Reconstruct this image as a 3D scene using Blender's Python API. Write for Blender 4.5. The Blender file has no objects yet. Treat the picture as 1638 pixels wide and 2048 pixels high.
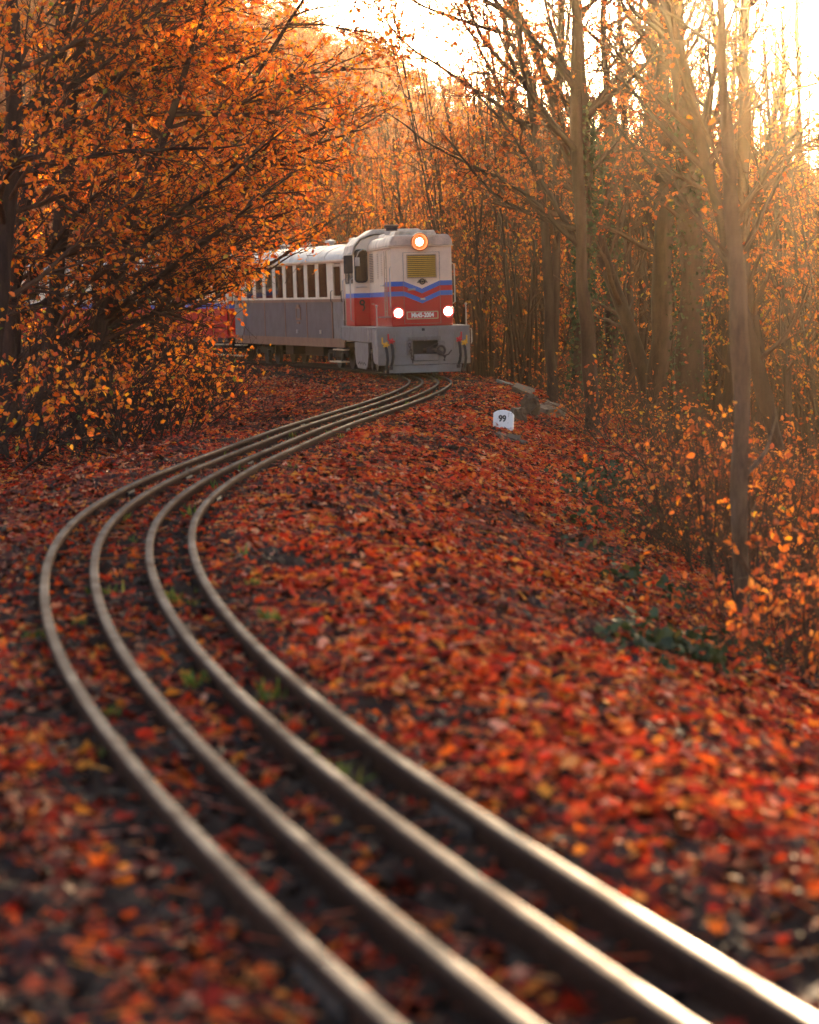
import bpy, bmesh, math, time
import numpy as np
from mathutils import Vector, Matrix
T0 = time.time()
PI = math.pi
R = math.radians
scene = bpy.context.scene
COL = scene.collection

# ------------------------------------------------------------------ camera
F_PX, IMG_W, IMG_H, HORIZON = 5600.0, 1638.0, 2048.0, 640.0
CAM_Z = 1.6
cam_d = bpy.data.cameras.new('camera')
cam = bpy.data.objects.new('camera', cam_d)
COL.objects.link(cam)
scene.camera = cam
cam.location = (0, 0, CAM_Z)
cam.rotation_euler = (PI / 2 - math.atan((IMG_H / 2 - HORIZON) / F_PX), 0, 0)
cam_d.sensor_fit = 'VERTICAL'
cam_d.sensor_height = 36.0
cam_d.lens = 36.0 * F_PX / IMG_H
cam_d.clip_start, cam_d.clip_end = 0.5, 2000.0
cam_d.dof.use_dof = True
cam_d.dof.focus_distance = 52.0
cam_d.dof.aperture_fstop = 2.6

# ------------------------------------------------------------------ sky, sun, exposure
SUN_AZ, SUN_EL = R(8.8), R(9.2)
world = bpy.data.worlds.new('World')
scene.world = world
world.use_nodes = True
wn, wl = world.node_tree.nodes, world.node_tree.links
bg = wn['Background']
sky = wn.new('ShaderNodeTexSky')
sky.sky_type = 'NISHITA'
sky.sun_disc = False
sky.sun_elevation = SUN_EL
sky.sun_rotation = SUN_AZ
sky.altitude = 300
sky.air_density = 0.7
sky.dust_density = 4.0
sky.ozone_density = 0.3
wl.new(sky.outputs[0], bg.inputs[0])
bg.inputs[1].default_value = 0.15

sun_d = bpy.data.lights.new('sun', 'SUN')
sun = bpy.data.objects.new('sun', sun_d)
COL.objects.link(sun)
sun_d.energy = 5.0
sun_d.angle = R(0.5)
sun_d.color = (1.0, 0.70, 0.42)
sdir = Vector((math.sin(SUN_AZ) * math.cos(SUN_EL), math.cos(SUN_AZ) * math.cos(SUN_EL), math.sin(SUN_EL)))
sun.rotation_euler = sdir.to_track_quat('Z', 'Y').to_euler()
sun.location = sdir * 100

vs = scene.view_settings
vs.view_transform = 'Standard'
vs.look = 'None'
vs.gamma = 1.0
vs.use_curve_mapping = False
vs.exposure = 1.95

cy = scene.cycles
cy.use_denoising = True
try:
    cy.denoiser = 'OPENIMAGEDENOISE'
    cy.denoising_prefilter = 'ACCURATE'
    cy.denoising_input_passes = 'RGB_ALBEDO_NORMAL'
except Exception:
    pass
cy.max_bounces = 6
cy.diffuse_bounces = 3
cy.glossy_bounces = 2
cy.transmission_bounces = 4
cy.transparent_max_bounces = 8
cy.volume_bounces = 0
cy.caustics_reflective = False
cy.caustics_refractive = False
cy.sample_clamp_indirect = 6.0

HAZE_D, HAZE_G = 0.00014, 0.945

# ------------------------------------------------------------------ helpers
def tag(o, label=None, cat=None, group=None, kind=None):
    if label: o['label'] = label
    if cat: o['category'] = cat
    if group: o['group'] = group
    if kind: o['kind'] = kind
    return o

def empty(name, loc=(0, 0, 0), rot=(0, 0, 0), label=None, cat=None, group=None, kind=None):
    o = bpy.data.objects.new(name, None)
    COL.objects.link(o)
    o.location = loc
    o.rotation_euler = rot
    o.empty_display_size = 0.2
    return tag(o, label, cat, group, kind)

def link(name, me, parent=None, loc=None):
    o = bpy.data.objects.new(name, me)
    COL.objects.link(o)
    if parent is not None: o.parent = parent
    if loc is not None: o.location = loc
    return o

def mesh_np(name, V, polys, mats=(), smooth=True, attrs=None, matidx=None):
    """polys: list of int arrays, each n x k"""
    me = bpy.data.meshes.new(name)
    V = np.asarray(V, dtype=np.float32)
    me.vertices.add(len(V))
    me.vertices.foreach_set('co', V.ravel())
    polys = [np.asarray(p, dtype=np.int32) for p in polys if len(p)]
    loops = np.concatenate([p.ravel() for p in polys])
    sizes = np.concatenate([np.full(len(p), p.shape[1], dtype=np.int32) for p in polys])
    me.loops.add(len(loops))
    me.loops.foreach_set('vertex_index', loops)
    me.polygons.add(len(sizes))
    starts = np.concatenate([[0], np.cumsum(sizes)[:-1]]).astype(np.int32)
    me.polygons.foreach_set('loop_start', starts)
    me.polygons.foreach_set('use_smooth', np.full(len(sizes), smooth, dtype=bool))
    if matidx is not None: me.polygons.foreach_set('material_index', np.asarray(matidx, dtype=np.int32))
    for m in mats: me.materials.append(m)
    if attrs:
        for k, (dom, val) in attrs.items():
            a = me.attributes.new(k, 'FLOAT', dom)
            a.data.foreach_set('value', np.asarray(val, dtype=np.float32))
    me.update(calc_edges=True)
    return me

class MB:
    def __init__(s):
        s.v, s.f = [], []
    def add(s, vs_, fs):
        b = len(s.v)
        s.v += [tuple(p) for p in vs_]
        s.f += [tuple(i + b for i in f) for f in fs]
        return s
    def box(s, x0, x1, y0, y1, z0, z1):
        return s.add([(x, y, z) for z in (z0, z1) for y in (y0, y1) for x in (x0, x1)],
                     [(0, 2, 3, 1), (4, 5, 7, 6), (0, 1, 5, 4), (2, 6, 7, 3), (0, 4, 6, 2), (1, 3, 7, 5)])
    def prism(s, poly, axis, a, b):
        """poly: 2D points counterclockwise; axis 'x','y','z' is extruded from a to b"""
        n = len(poly)
        def mk(p, t):
            if axis == 'y': return (p[0], t, p[1])
            if axis == 'x': return (t, p[0], p[1])
            return (p[0], p[1], t)
        vs_ = [mk(p, a) for p in poly] + [mk(p, b) for p in poly]
        fs = [tuple(range(n)), tuple(range(2 * n - 1, n - 1, -1))]
        fs += [(i, i + n, (i + 1) % n + n, (i + 1) % n) for i in range(n)]
        return s.add(vs_, fs)
    def ring(s, outer, inner, axis, a, b):
        """closed frame between two outlines with the same point count"""
        n = len(outer)
        def mk(p, t):
            if axis == 'y': return (p[0], t, p[1])
            if axis == 'x': return (t, p[0], p[1])
            return (p[0], p[1], t)
        vs_ = [mk(p, a) for p in outer] + [mk(p, a) for p in inner] + [mk(p, b) for p in outer] + [mk(p, b) for p in inner]
        fs = []
        for i in range(n):
            j = (i + 1) % n
            fs += [(i, j, n + j, n + i), (2 * n + i, 3 * n + i, 3 * n + j, 2 * n + j),
                   (i, 2 * n + i, 2 * n + j, j), (n + i, n + j, 3 * n + j, 3 * n + i)]
        return s.add(vs_, fs)
    def tube(s, pts, r, n=8, r2=None):
        pts = [Vector(p) for p in pts]
        m = len(pts)
        vs_, fs = [], []
        for i, p in enumerate(pts):
            t = (pts[min(i + 1, m - 1)] - pts[max(i - 1, 0)]).normalized()
            ref = Vector((0, 0, 1)) if abs(t.z) < 0.9 else Vector((0, 1, 0))
            u = t.cross(ref).normalized()
            w = t.cross(u)
            rr = r if r2 is None else r + (r2 - r) * i / (m - 1)
            for k in range(n):
                a = 2 * PI * k / n
                vs_.append(p + u * (rr * math.cos(a)) + w * (rr * math.sin(a)))
        for i in range(m - 1):
            for k in range(n):
                k2 = (k + 1) % n
                fs.append((i * n + k, i * n + k2, (i + 1) * n + k2, (i + 1) * n + k))
        fs += [tuple(range(n - 1, -1, -1)), tuple(range((m - 1) * n, m * n))]
        return s.add(vs_, fs)
    def ball(s, c, r, n=8):
        vs_, fs = [], []
        for i in range(1, n // 2):
            th = PI * i / (n // 2)
            for k in range(n):
                a = 2 * PI * k / n
                vs_.append((c[0] + r * math.sin(th) * math.cos(a), c[1] + r * math.sin(th) * math.sin(a), c[2] + r * math.cos(th)))
        top, bot = len(vs_), len(vs_) + 1
        vs_ += [(c[0], c[1], c[2] + r), (c[0], c[1], c[2] - r)]
        rows = n // 2 - 1
        for i in range(rows - 1):
            for k in range(n):
                fs.append((i * n + k, (i + 1) * n + k, (i + 1) * n + (k + 1) % n, i * n + (k + 1) % n))
        for k in range(n):
            fs.append((top, k, (k + 1) % n))
            fs.append((bot, (rows - 1) * n + (k + 1) % n, (rows - 1) * n + k))
        return s.add(vs_, fs)
    def lathe(s, prof, c, axis='y', n=24):
        """prof: (radius, offset along axis)"""
        vs_, fs = [], []
        m = len(prof)
        for r, h in prof:
            for k in range(n):
                a = 2 * PI * k / n
                if axis == 'y': vs_.append((c[0] + r * math.cos(a), c[1] + h, c[2] + r * math.sin(a)))
                elif axis == 'x': vs_.append((c[0] + h, c[1] + r * math.cos(a), c[2] + r * math.sin(a)))
                else: vs_.append((c[0] + r * math.cos(a), c[1] + r * math.sin(a), c[2] + h))
        for i in range(m - 1):
            for k in range(n):
                k2 = (k + 1) % n
                fs.append((i * n + k, i * n + k2, (i + 1) * n + k2, (i + 1) * n + k))
        fs += [tuple(range(n - 1, -1, -1)), tuple(range((m - 1) * n, m * n))]
        return s.add(vs_, fs)
    def torus(s, c, R_, r, axis='y', n=20, m=8, sx=1.0, sz=1.0):
        vs_, fs = [], []
        for i in range(n):
            a = 2 * PI * i / n
            for j in range(m):
                b = 2 * PI * j / m
                q = R_ + r * math.cos(b)
                h = r * math.sin(b)
                if axis == 'y': vs_.append((c[0] + q * math.cos(a) * sx, c[1] + h, c[2] + q * math.sin(a) * sz))
                elif axis == 'x': vs_.append((c[0] + h, c[1] + q * math.cos(a) * sx, c[2] + q * math.sin(a) * sz))
                else: vs_.append((c[0] + q * math.cos(a) * sx, c[1] + q * math.sin(a) * sz, c[2] + h))
        for i in range(n):
            for j in range(m):
                i2, j2 = (i + 1) % n, (j + 1) % m
                fs.append((i * m + j, i2 * m + j, i2 * m + j2, i * m + j2))
        return s.add(vs_, fs)
    def mesh(s, name, mat, smooth=False):
        me = bpy.data.meshes.new(name)
        me.from_pydata(s.v, [], s.f)
        me.materials.append(mat)
        bm = bmesh.new()
        bm.from_mesh(me)
        bmesh.ops.recalc_face_normals(bm, faces=bm.faces)
        bm.to_mesh(me)
        bm.free()
        if smooth:
            me.polygons.foreach_set('use_smooth', np.ones(len(me.polygons), dtype=bool))
            try: me.set_sharp_from_angle(angle=R(35))
            except Exception: pass
        return me
    def build(s, name, mat, parent=None, bevel=0, smooth=False, loc=None):
        o = link(name, s.mesh(name, mat, smooth), parent, loc)
        if bevel:
            b = o.modifiers.new('bevel', 'BEVEL')
            b.width = bevel
            b.segments = 2
            b.limit_method = 'ANGLE'
            b.angle_limit = R(40)
        return o

def rrect(cx, cz, w, h, r, n=5):
    pts = []
    for (sx, sz, a0) in ((1, 1, 0), (-1, 1, 90), (-1, -1, 180), (1, -1, 270)):
        for i in range(n + 1):
            a = R(a0 + 90 * i / n)
            pts.append((cx + sx * (w / 2 - r) + r * math.cos(a), cz + sz * (h / 2 - r) + r * math.sin(a)))
    return pts

# ------------------------------------------------------------------ materials
class NT:
    """small node-tree writer"""
    def __init__(s, name):
        s.m = bpy.data.materials.new(name)
        s.m.use_nodes = True
        s.t = s.m.node_tree
        s.out = s.t.nodes['Material Output']
        s.p = s.t.nodes['Principled BSDF']
    def n(s, typ, **kw):
        nd = s.t.nodes.new(typ)
        for k, v in kw.items(): setattr(nd, k, v)
        return nd
    def l(s, a, b): s.t.links.new(a, b)
    def val(s, x, sock):
        if isinstance(x, (int, float)): sock.default_value = x
        else: s.l(x, sock)
    def math(s, op, a, b=0.0, c=None):
        nd = s.n('ShaderNodeMath', operation=op)
        s.val(a, nd.inputs[0])
        s.val(b, nd.inputs[1])
        if c is not None: s.val(c, nd.inputs[2])
        return nd.outputs[0]
    def mix(s, fac, a, b, blend='MIX'):
        nd = s.n('ShaderNodeMix', data_type='RGBA', blend_type=blend)
        s.val(fac, nd.inputs[0])
        for x, k in ((a, 6), (b, 7)):
            if isinstance(x, tuple): nd.inputs[k].default_value = (*x[:3], 1)
            else: s.l(x, nd.inputs[k])
        return nd.outputs[2]
    def noise(s, scale, detail=4, rough=0.6, coord=None, vec=None):
        nd = s.n('ShaderNodeTexNoise')
        nd.inputs['Scale'].default_value = scale
        nd.inputs['Detail'].default_value = detail
        nd.inputs['Roughness'].default_value = rough
        if vec is None:
            tc = s.n('ShaderNodeTexCoord')
            vec = tc.outputs[coord or 'Object']
        s.l(vec, nd.inputs['Vector'])
        return nd
    def ramp(s, fac, stops, mode='LINEAR'):
        nd = s.n('ShaderNodeValToRGB')
        cr = nd.color_ramp
        cr.interpolation = mode
        while len(cr.elements) < len(stops): cr.elements.new(0.5)
        for e, (p, c) in zip(cr.elements, stops):
            e.position = p
            e.color = (*c, 1) if len(c) == 3 else c
        s.l(fac, nd.inputs[0])
        return nd.outputs[0]
    def bump(s, h, strength=0.5, dist=0.01):
        nd = s.n('ShaderNodeBump')
        nd.inputs['Strength'].default_value = strength
        nd.inputs['Distance'].default_value = dist
        s.l(h, nd.inputs['Height'])
        s.l(nd.outputs[0], s.p.inputs['Normal'])
    def set(s, **kw):
        names = dict(color='Base Color', rough='Roughness', metal='Metallic', spec='Specular IOR Level', coat='Coat Weight')
        for k, v in kw.items():
            sock = s.p.inputs[names[k]]
            if isinstance(v, tuple): sock.default_value = (*v[:3], 1)
            elif isinstance(v, (int, float)): sock.default_value = v
            else: s.l(v, sock)
        return s

def paint(name, col, rough=0.45, dirt=0.35, dirt_col=(0.10, 0.055, 0.03), metal=0.0, scale=2.5):
    t = NT(name)
    a = t.noise(scale, 6, 0.65)
    b = t.noise(scale * 14, 3, 0.6)
    f = t.math('MULTIPLY', t.math('SMOOTHSTEP', a.outputs[0], 0.45, 0.75) if False else t.ramp(a.outputs[0], [(0.42, (0, 0, 0)), (0.72, (1, 1, 1))]), dirt)
    g = t.math('MULTIPLY', t.ramp(b.outputs[0], [(0.55, (0, 0, 0)), (0.75, (1, 1, 1))]), dirt * 0.6)
    c = t.mix(f, col, dirt_col)
    c = t.mix(g, c, dirt_col)
    rr = t.math('ADD', t.math('MULTIPLY', a.outputs[0], 0.25), rough - 0.1)
    t.set(color=c, rough=rr, metal=metal)
    t.bump(b.outputs[0], 0.12, 0.004)
    return t.m

def leaf_mat(name, stops, trans=0.45, gloss=0.035):
    t = NT(name)
    at = t.n('ShaderNodeAttribute', attribute_name='tint')
    oi = t.n('ShaderNodeObjectInfo')
    f = t.math('FRACT', t.math('ADD', at.outputs['Fac'], oi.outputs['Random']))
    c = t.ramp(f, stops)
    d = t.n('ShaderNodeBsdfDiffuse')
    tr = t.n('ShaderNodeBsdfTranslucent')
    gl = t.n('ShaderNodeBsdfGlossy')
    gl.inputs['Roughness'].default_value = 0.45
    gl.inputs['Color'].default_value = (0.9, 0.85, 0.8, 1)
    t.l(c, d.inputs[0])
    t.l(c, tr.inputs[0])
    mx = t.n('ShaderNodeMixShader')
    mx.inputs[0].default_value = trans
    t.l(d.outputs[0], mx.inputs[1])
    t.l(tr.outputs[0], mx.inputs[2])
    m2 = t.n('ShaderNodeMixShader')
    m2.inputs[0].default_value = gloss
    t.l(mx.outputs[0], m2.inputs[1])
    t.l(gl.outputs[0], m2.inputs[2])
    t.l(m2.outputs[0], t.out.inputs['Surface'])
    return t.m

def bark_mat(name, c0, c1, scale=6.0):
    t = NT(name)
    tc = t.n('ShaderNodeTexCoord')
    mp = t.n('ShaderNodeMapping')
    mp.inputs['Scale'].default_value = (1, 1, 0.25)
    t.l(tc.outputs['Object'], mp.inputs[0])
    a = t.noise(scale, 6, 0.7, vec=mp.outputs[0])
    b = t.noise(scale * 6, 4, 0.7, vec=mp.outputs[0])
    c = t.ramp(a.outputs[0], [(0.3, c0), (0.7, c1)])
    t.set(color=c, rough=0.9, spec=0.2)
    t.bump(b.outputs[0], 0.6, 0.02)
    return t.m

def emit_mat(name, col, strength):
    t = NT(name)
    t.p.inputs['Base Color'].default_value = (0.8, 0.8, 0.8, 1)
    t.p.inputs['Emission Color'].default_value = (*col, 1)
    t.p.inputs['Emission Strength'].default_value = strength
    return t.m

M = {}
M['leaf_orange'] = leaf_mat('beech_leaf', [(0.0, (0.30, 0.035, 0.004)), (0.18, (0.66, 0.10, 0.006)), (0.50, (0.88, 0.20, 0.008)),
                                            (0.80, (0.92, 0.31, 0.012)), (0.94, (0.86, 0.38, 0.02)), (0.98, (0.22, 0.22, 0.02)), (1.0, (0.14, 0.17, 0.02))], 0.62)
M['leaf_yellow'] = leaf_mat('shrub_leaf', [(0.0, (0.42, 0.06, 0.006)), (0.35, (0.68, 0.15, 0.008)), (0.7, (0.80, 0.26, 0.012)), (0.92, (0.66, 0.34, 0.02)), (1.0, (0.25, 0.22, 0.03))], 0.55)
M['leaf_rust'] = leaf_mat('rust_leaf', [(0.0, (0.20, 0.03, 0.006)), (0.4, (0.46, 0.075, 0.008)), (0.8, (0.66, 0.15, 0.012)), (1.0, (0.74, 0.26, 0.03))], 0.5)
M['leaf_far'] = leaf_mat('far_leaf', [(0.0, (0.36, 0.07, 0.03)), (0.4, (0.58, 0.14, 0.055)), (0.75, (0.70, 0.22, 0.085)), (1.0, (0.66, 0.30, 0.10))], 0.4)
M['leaf_litter'] = leaf_mat('fallen_leaf', [(0.0, (0.012, 0.004, 0.003)), (0.20, (0.040, 0.008, 0.005)), (0.30, (0.26, 0.016, 0.009)), (0.45, (0.56, 0.036, 0.014)), (0.64, (0.68, 0.070, 0.016)),
                                            (0.80, (0.74, 0.150, 0.020)), (0.89, (0.74, 0.28, 0.035)), (0.96, (0.70, 0.30, 0.19)), (1.0, (0.50, 0.07, 0.04))], 0.22, 0.012)
M['leaf_wet'] = leaf_mat('old_wet_leaf', [(0.0, (0.010, 0.004, 0.003)), (0.35, (0.045, 0.010, 0.006)), (0.60, (0.13, 0.022, 0.010)), (0.80, (0.30, 0.035, 0.012)), (0.93, (0.52, 0.09, 0.02)), (1.0, (0.40, 0.17, 0.08))], 0.12, 0.03)
M['leaf_green'] = leaf_mat('ivy_leaf', [(0.0, (0.010, 0.022, 0.007)), (0.5, (0.022, 0.042, 0.012)), (0.9, (0.045, 0.065, 0.02)), (1.0, (0.16, 0.11, 0.02))], 0.2)
M['grass'] = leaf_mat('grass_blade', [(0.0, (0.05, 0.10, 0.015)), (0.6, (0.12, 0.17, 0.02)), (1.0, (0.30, 0.24, 0.05))], 0.4)
M['bark'] = bark_mat('dark_bark', (0.022, 0.011, 0.008), (0.075, 0.040, 0.026))
M['bark_grey'] = bark_mat('grey_bark', (0.035, 0.019, 0.012), (0.17, 0.105, 0.07), 7.0)
M['twig'] = bark_mat('twig_bark', (0.045, 0.021, 0.012), (0.12, 0.058, 0.032))

# ------------------------------------------------------------------ the line of the railway
KN = np.array([0, 6.533, 11.2, 15.867, 21.467, 28, 34.533, 41.067, 46.667, 51.333, 55.067, 58.8, 62.533, 67.2, 84, 150.])
KAP = np.array([0.0113, 0.0161, 0.0140, 0.0187, 0.0102, -0.0005, 0.0056, -0.0026, -0.0026, -0.0042, -0.0061, -0.0157, -0.0150, -0.0160, -0.0160, -0.0160])
X0, H0, Y0 = 0.5256, -0.2805, 5.976
Z0, Z1, Z2 = 1.5858, -0.2405, -0.0049
RAIL_U = (-0.475, -0.1749, 0.1818, 0.475)
DS = 0.125
_S = np.arange(0, 140 + DS / 2, DS)
_k = np.interp(_S, KN, KAP)
_th = H0 + np.concatenate([[0], np.cumsum((_k[1:] + _k[:-1]) / 2 * DS)])
_x = X0 + np.concatenate([[0], np.cumsum(np.sin((_th[1:] + _th[:-1]) / 2) * DS)])
_y = Y0 + np.concatenate([[0], np.cumsum(np.cos((_th[1:] + _th[:-1]) / 2) * DS)])
_z = CAM_Z - (Z0 + Z1 * _S / 80 + Z2 * (_S / 80) ** 2)
_c = np.interp(_S, [0, 25, 55, 75, 90], [-0.0166, 0.0567, 0.0159, 0.038, 0.038])
# straight lead-in behind the camera's near edge
nb = int(9 / DS)
sb = -DS * np.arange(nb, 0, -1)
S = np.concatenate([sb, _S])
TX = np.concatenate([X0 + np.sin(H0) * sb, _x])
TY = np.concatenate([Y0 + np.cos(H0) * sb, _y])
TZ = np.concatenate([np.full(nb, _z[0]) + sb * 0.003, _z])
TH = np.concatenate([np.full(nb, H0), _th])
TC = np.concatenate([np.full(nb, _c[0]), _c])

def on_track(s, u=0.0, dz=0.0):
    x, y, z, h, c = (np.interp(s, S, a) for a in (TX, TY, TZ, TH, TC))
    return np.stack([x + u * np.cos(h), y - u * np.sin(h), z + c * u + dz], -1)

def nearest(P):
    """signed lateral distance, station and rail height for points n x 2"""
    P = np.asarray(P, float)
    U = np.empty(len(P)); SS = np.empty(len(P))
    st = 4
    cx, cyy, cs = TX[::st], TY[::st], S[::st]
    for i in range(0, len(P), 20000):
        q = P[i:i + 20000]
        d2 = (q[:, 0:1] - cx) ** 2 + (q[:, 1:2] - cyy) ** 2
        k = d2.argmin(1)
        h = TH[::st][k]
        dx, dy = q[:, 0] - cx[k], q[:, 1] - cyy[k]
        along = dx * np.sin(h) + dy * np.cos(h)
        lat = dx * np.cos(h) - dy * np.sin(h)
        U[i:i + 20000] = np.sign(lat + 1e-9) * np.where((k == 0) | (k == len(cx) - 1), np.sqrt(d2[np.arange(len(q)), k]), np.abs(lat))
        SS[i:i + 20000] = cs[k] + np.clip(along, -DS * st, DS * st)
    return U, SS

# value noise for relief
_rng = np.random.default_rng(11)
_G = _rng.random((256, 256))
def vnoise(x, y, f):
    x, y = np.asarray(x) * f + 1000.3, np.asarray(y) * f + 1000.7
    xi, yi = np.floor(x).astype(int), np.floor(y).astype(int)
    fx, fy = x - xi, y - yi
    fx, fy = fx * fx * (3 - 2 * fx), fy * fy * (3 - 2 * fy)
    g = lambda a, b: _G[a % 256, b % 256]
    return (g(xi, yi) * (1 - fx) + g(xi + 1, yi) * fx) * (1 - fy) + (g(xi, yi + 1) * (1 - fx) + g(xi + 1, yi + 1) * fx) * fy - 0.5

PU = np.array([-60, -12, -6, -3.4, -2.3, -1.7, -0.95, 0.95, 1.5, 2.3, 3.2, 5, 8, 11, 18, 40, 400])
PZ = np.array([-0.2, -0.35, -0.5, -0.62, -0.36, -0.15, -0.128, -0.128, -0.15, -0.30, -0.62, -1.28, -2.6, -3.6, -4.3, -4.6, -4.6])
RA = np.radians([-40, -9, -5, -2, -0.6, 1, 3, 8, 40])
RZ = np.array([33, 31, 27, 22.5, 19, 15, 11, 7.0, 5.0])
def ground_z(x, y):
    x, y = np.atleast_1d(np.asarray(x, float)), np.atleast_1d(np.asarray(y, float))
    u, s = nearest(np.stack([x, y], 1))
    zt = np.interp(s, S, TZ)
    ct = np.interp(s, S, TC)
    z = zt + np.interp(u, PU, PZ) + ct * np.clip(u, -1.2, 1.2)
    au = np.clip((np.abs(u) - 0.8) / 3, 0, 1)
    z = z + vnoise(x, y, 2.1) * (0.03 + 0.09 * au) + vnoise(x, y, 0.5) * 0.25 * au + vnoise(x, y, 6.0) * (0.015 + 0.035 * au)
    d = np.hypot(x, y)
    az = np.arctan2(x, y)
    t = np.clip((d - 115) / 150, 0, 1)
    t = t * t * (3 - 2 * t)
    hill = np.interp(az, RA, RZ) + vnoise(x, y, 0.03) * 4
    z = z * (1 - t) + hill * t
    return z

def gz(x, y): return float(ground_z(x, y)[0])
def at_px(px, d):
    return (px - IMG_W / 2) * d / F_PX

# ------------------------------------------------------------------ ground
def axis_vals(lo, a, b, hi, fine, grow=1.14):
    v = list(np.arange(a, b + 1e-6, fine))
    st = fine
    while v[-1] < hi:
        st = min(st * grow, 9.0); v.append(v[-1] + st)
    st = fine; w = [v[0]]
    while w[0] > lo:
        st = min(st * grow, 9.0); w.insert(0, w[0] - st)
    return np.array(w[:-1] + v)
gx = axis_vals(-150, -8, 9, 150, 0.2)
gy = axis_vals(-4, 3, 96, 300, 0.3)
GX, GY = np.meshgrid(gx, gy)
GZ = ground_z(GX.ravel(), GY.ravel())
nx, ny = len(gx), len(gy)
ii = (np.arange(ny - 1)[:, None] * nx + np.arange(nx - 1)[None, :]).ravel()
gq = np.stack([ii, ii + 1, ii + 1 + nx, ii + nx], 1)
t = NT('leafy_soil')
na = t.noise(0.35, 5, 0.6)
nbz = t.noise(5.0, 5, 0.7)
vo = t.n('ShaderNodeTexVoronoi')
vo.inputs['Scale'].default_value = 11.0
tc = t.n('ShaderNodeTexCoord')
t.l(tc.outputs['Object'], vo.inputs['Vector'])
vsep = t.n('ShaderNodeSeparateColor')
t.l(vo.outputs['Color'], vsep.inputs[0])
lc = t.ramp(vsep.outputs[0], [(0.0, (0.05, 0.014, 0.010)), (0.3, (0.24, 0.04, 0.016)), (0.6, (0.46, 0.09, 0.026)), (0.85, (0.55, 0.17, 0.05)), (1.0, (0.5, 0.26, 0.14))])
soil = t.ramp(nbz.outputs[0], [(0.3, (0.020, 0.010, 0.007)), (0.7, (0.065, 0.032, 0.022))])
cov = t.n('ShaderNodeAttribute', attribute_name='cover')
fac = t.math('GREATER_THAN', t.math('ADD', cov.outputs['Fac'], t.math('MULTIPLY', t.math('SUBTRACT', nbz.outputs[0], 0.5), 1.2)), 0.5)
t.set(color=t.mix(fac, soil, lc), rough=0.9, spec=0.15)
t.bump(vo.outputs['Distance'], 0.7, 0.05)
M['soil'] = t.m
gu, gs = nearest(np.stack([GX.ravel(), GY.ravel()], 1))
cover = np.clip(0.30 + (np.abs(gu) - 1.0) / 2.0, 0.30, 1.0)
ground = link('ground', mesh_np('ground', np.stack([GX.ravel(), GY.ravel(), GZ], 1), [gq], [M['soil']], True, {'cover': ('POINT', cover)}))
tag(ground, 'leaf covered ground of the railway bank, hollow and wooded hillside', kind='structure')

# ------------------------------------------------------------------ track
t = NT('rail_steel')
a = t.noise(1.6, 8, 0.75)
b = t.noise(60, 3, 0.6)
g = t.n('ShaderNodeNewGeometry')
sx = t.n('ShaderNodeSeparateXYZ')
t.l(g.outputs['Normal'], sx.inputs[0])
up = t.ramp(sx.outputs[2], [(0.35, (0, 0, 0)), (0.75, (1, 1, 1))])
bd = t.n('ShaderNodeAttribute', attribute_name='band')
wear = t.math('MULTIPLY', bd.outputs['Fac'], t.ramp(a.outputs[0], [(0.30, (0.15, 0.15, 0.15)), (0.62, (1, 1, 1))]))
rust = t.ramp(b.outputs[0], [(0.3, (0.022, 0.011, 0.008)), (0.7, (0.085, 0.042, 0.028))])
steel = t.ramp(a.outputs[0], [(0.3, (0.045, 0.037, 0.034)), (0.7, (0.095, 0.085, 0.082))])
dif = t.n('ShaderNodeBsdfDiffuse')
t.l(t.mix(wear, rust, steel), dif.inputs[0])
glo = t.n('ShaderNodeBsdfGlossy')
glo.inputs['Color'].default_value = (0.55, 0.53, 0.52, 1)
t.l(t.math('SUBTRACT', 0.52, t.math('MULTIPLY', wear, 0.22)), glo.inputs['Roughness'])
bp = t.n('ShaderNodeBump')
bp.inputs['Strength'].default_value = 0.2
bp.inputs['Distance'].default_value = 0.003
t.l(b.outputs[0], bp.inputs['Height'])
t.l(bp.outputs[0], dif.inputs['Normal']); t.l(bp.outputs[0], glo.inputs['Normal'])
mx = t.n('ShaderNodeMixShader')
t.l(t.math('ADD', t.math('MULTIPLY', wear, 0.10), 0.015), mx.inputs[0])
t.l(dif.outputs[0], mx.inputs[1]); t.l(glo.outputs[0], mx.inputs[2])
t.l(mx.outputs[0], t.out.inputs['Surface'])
M['rail'] = t.m
M['sleeper'] = bark_mat('old_sleeper_wood', (0.018, 0.012, 0.010), (0.06, 0.04, 0.03), 5.0)
M['steel_dark'] = paint('dark_rusty_steel', (0.06, 0.045, 0.04), 0.6, 0.4, (0.09, 0.045, 0.025), 0.3)

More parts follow.
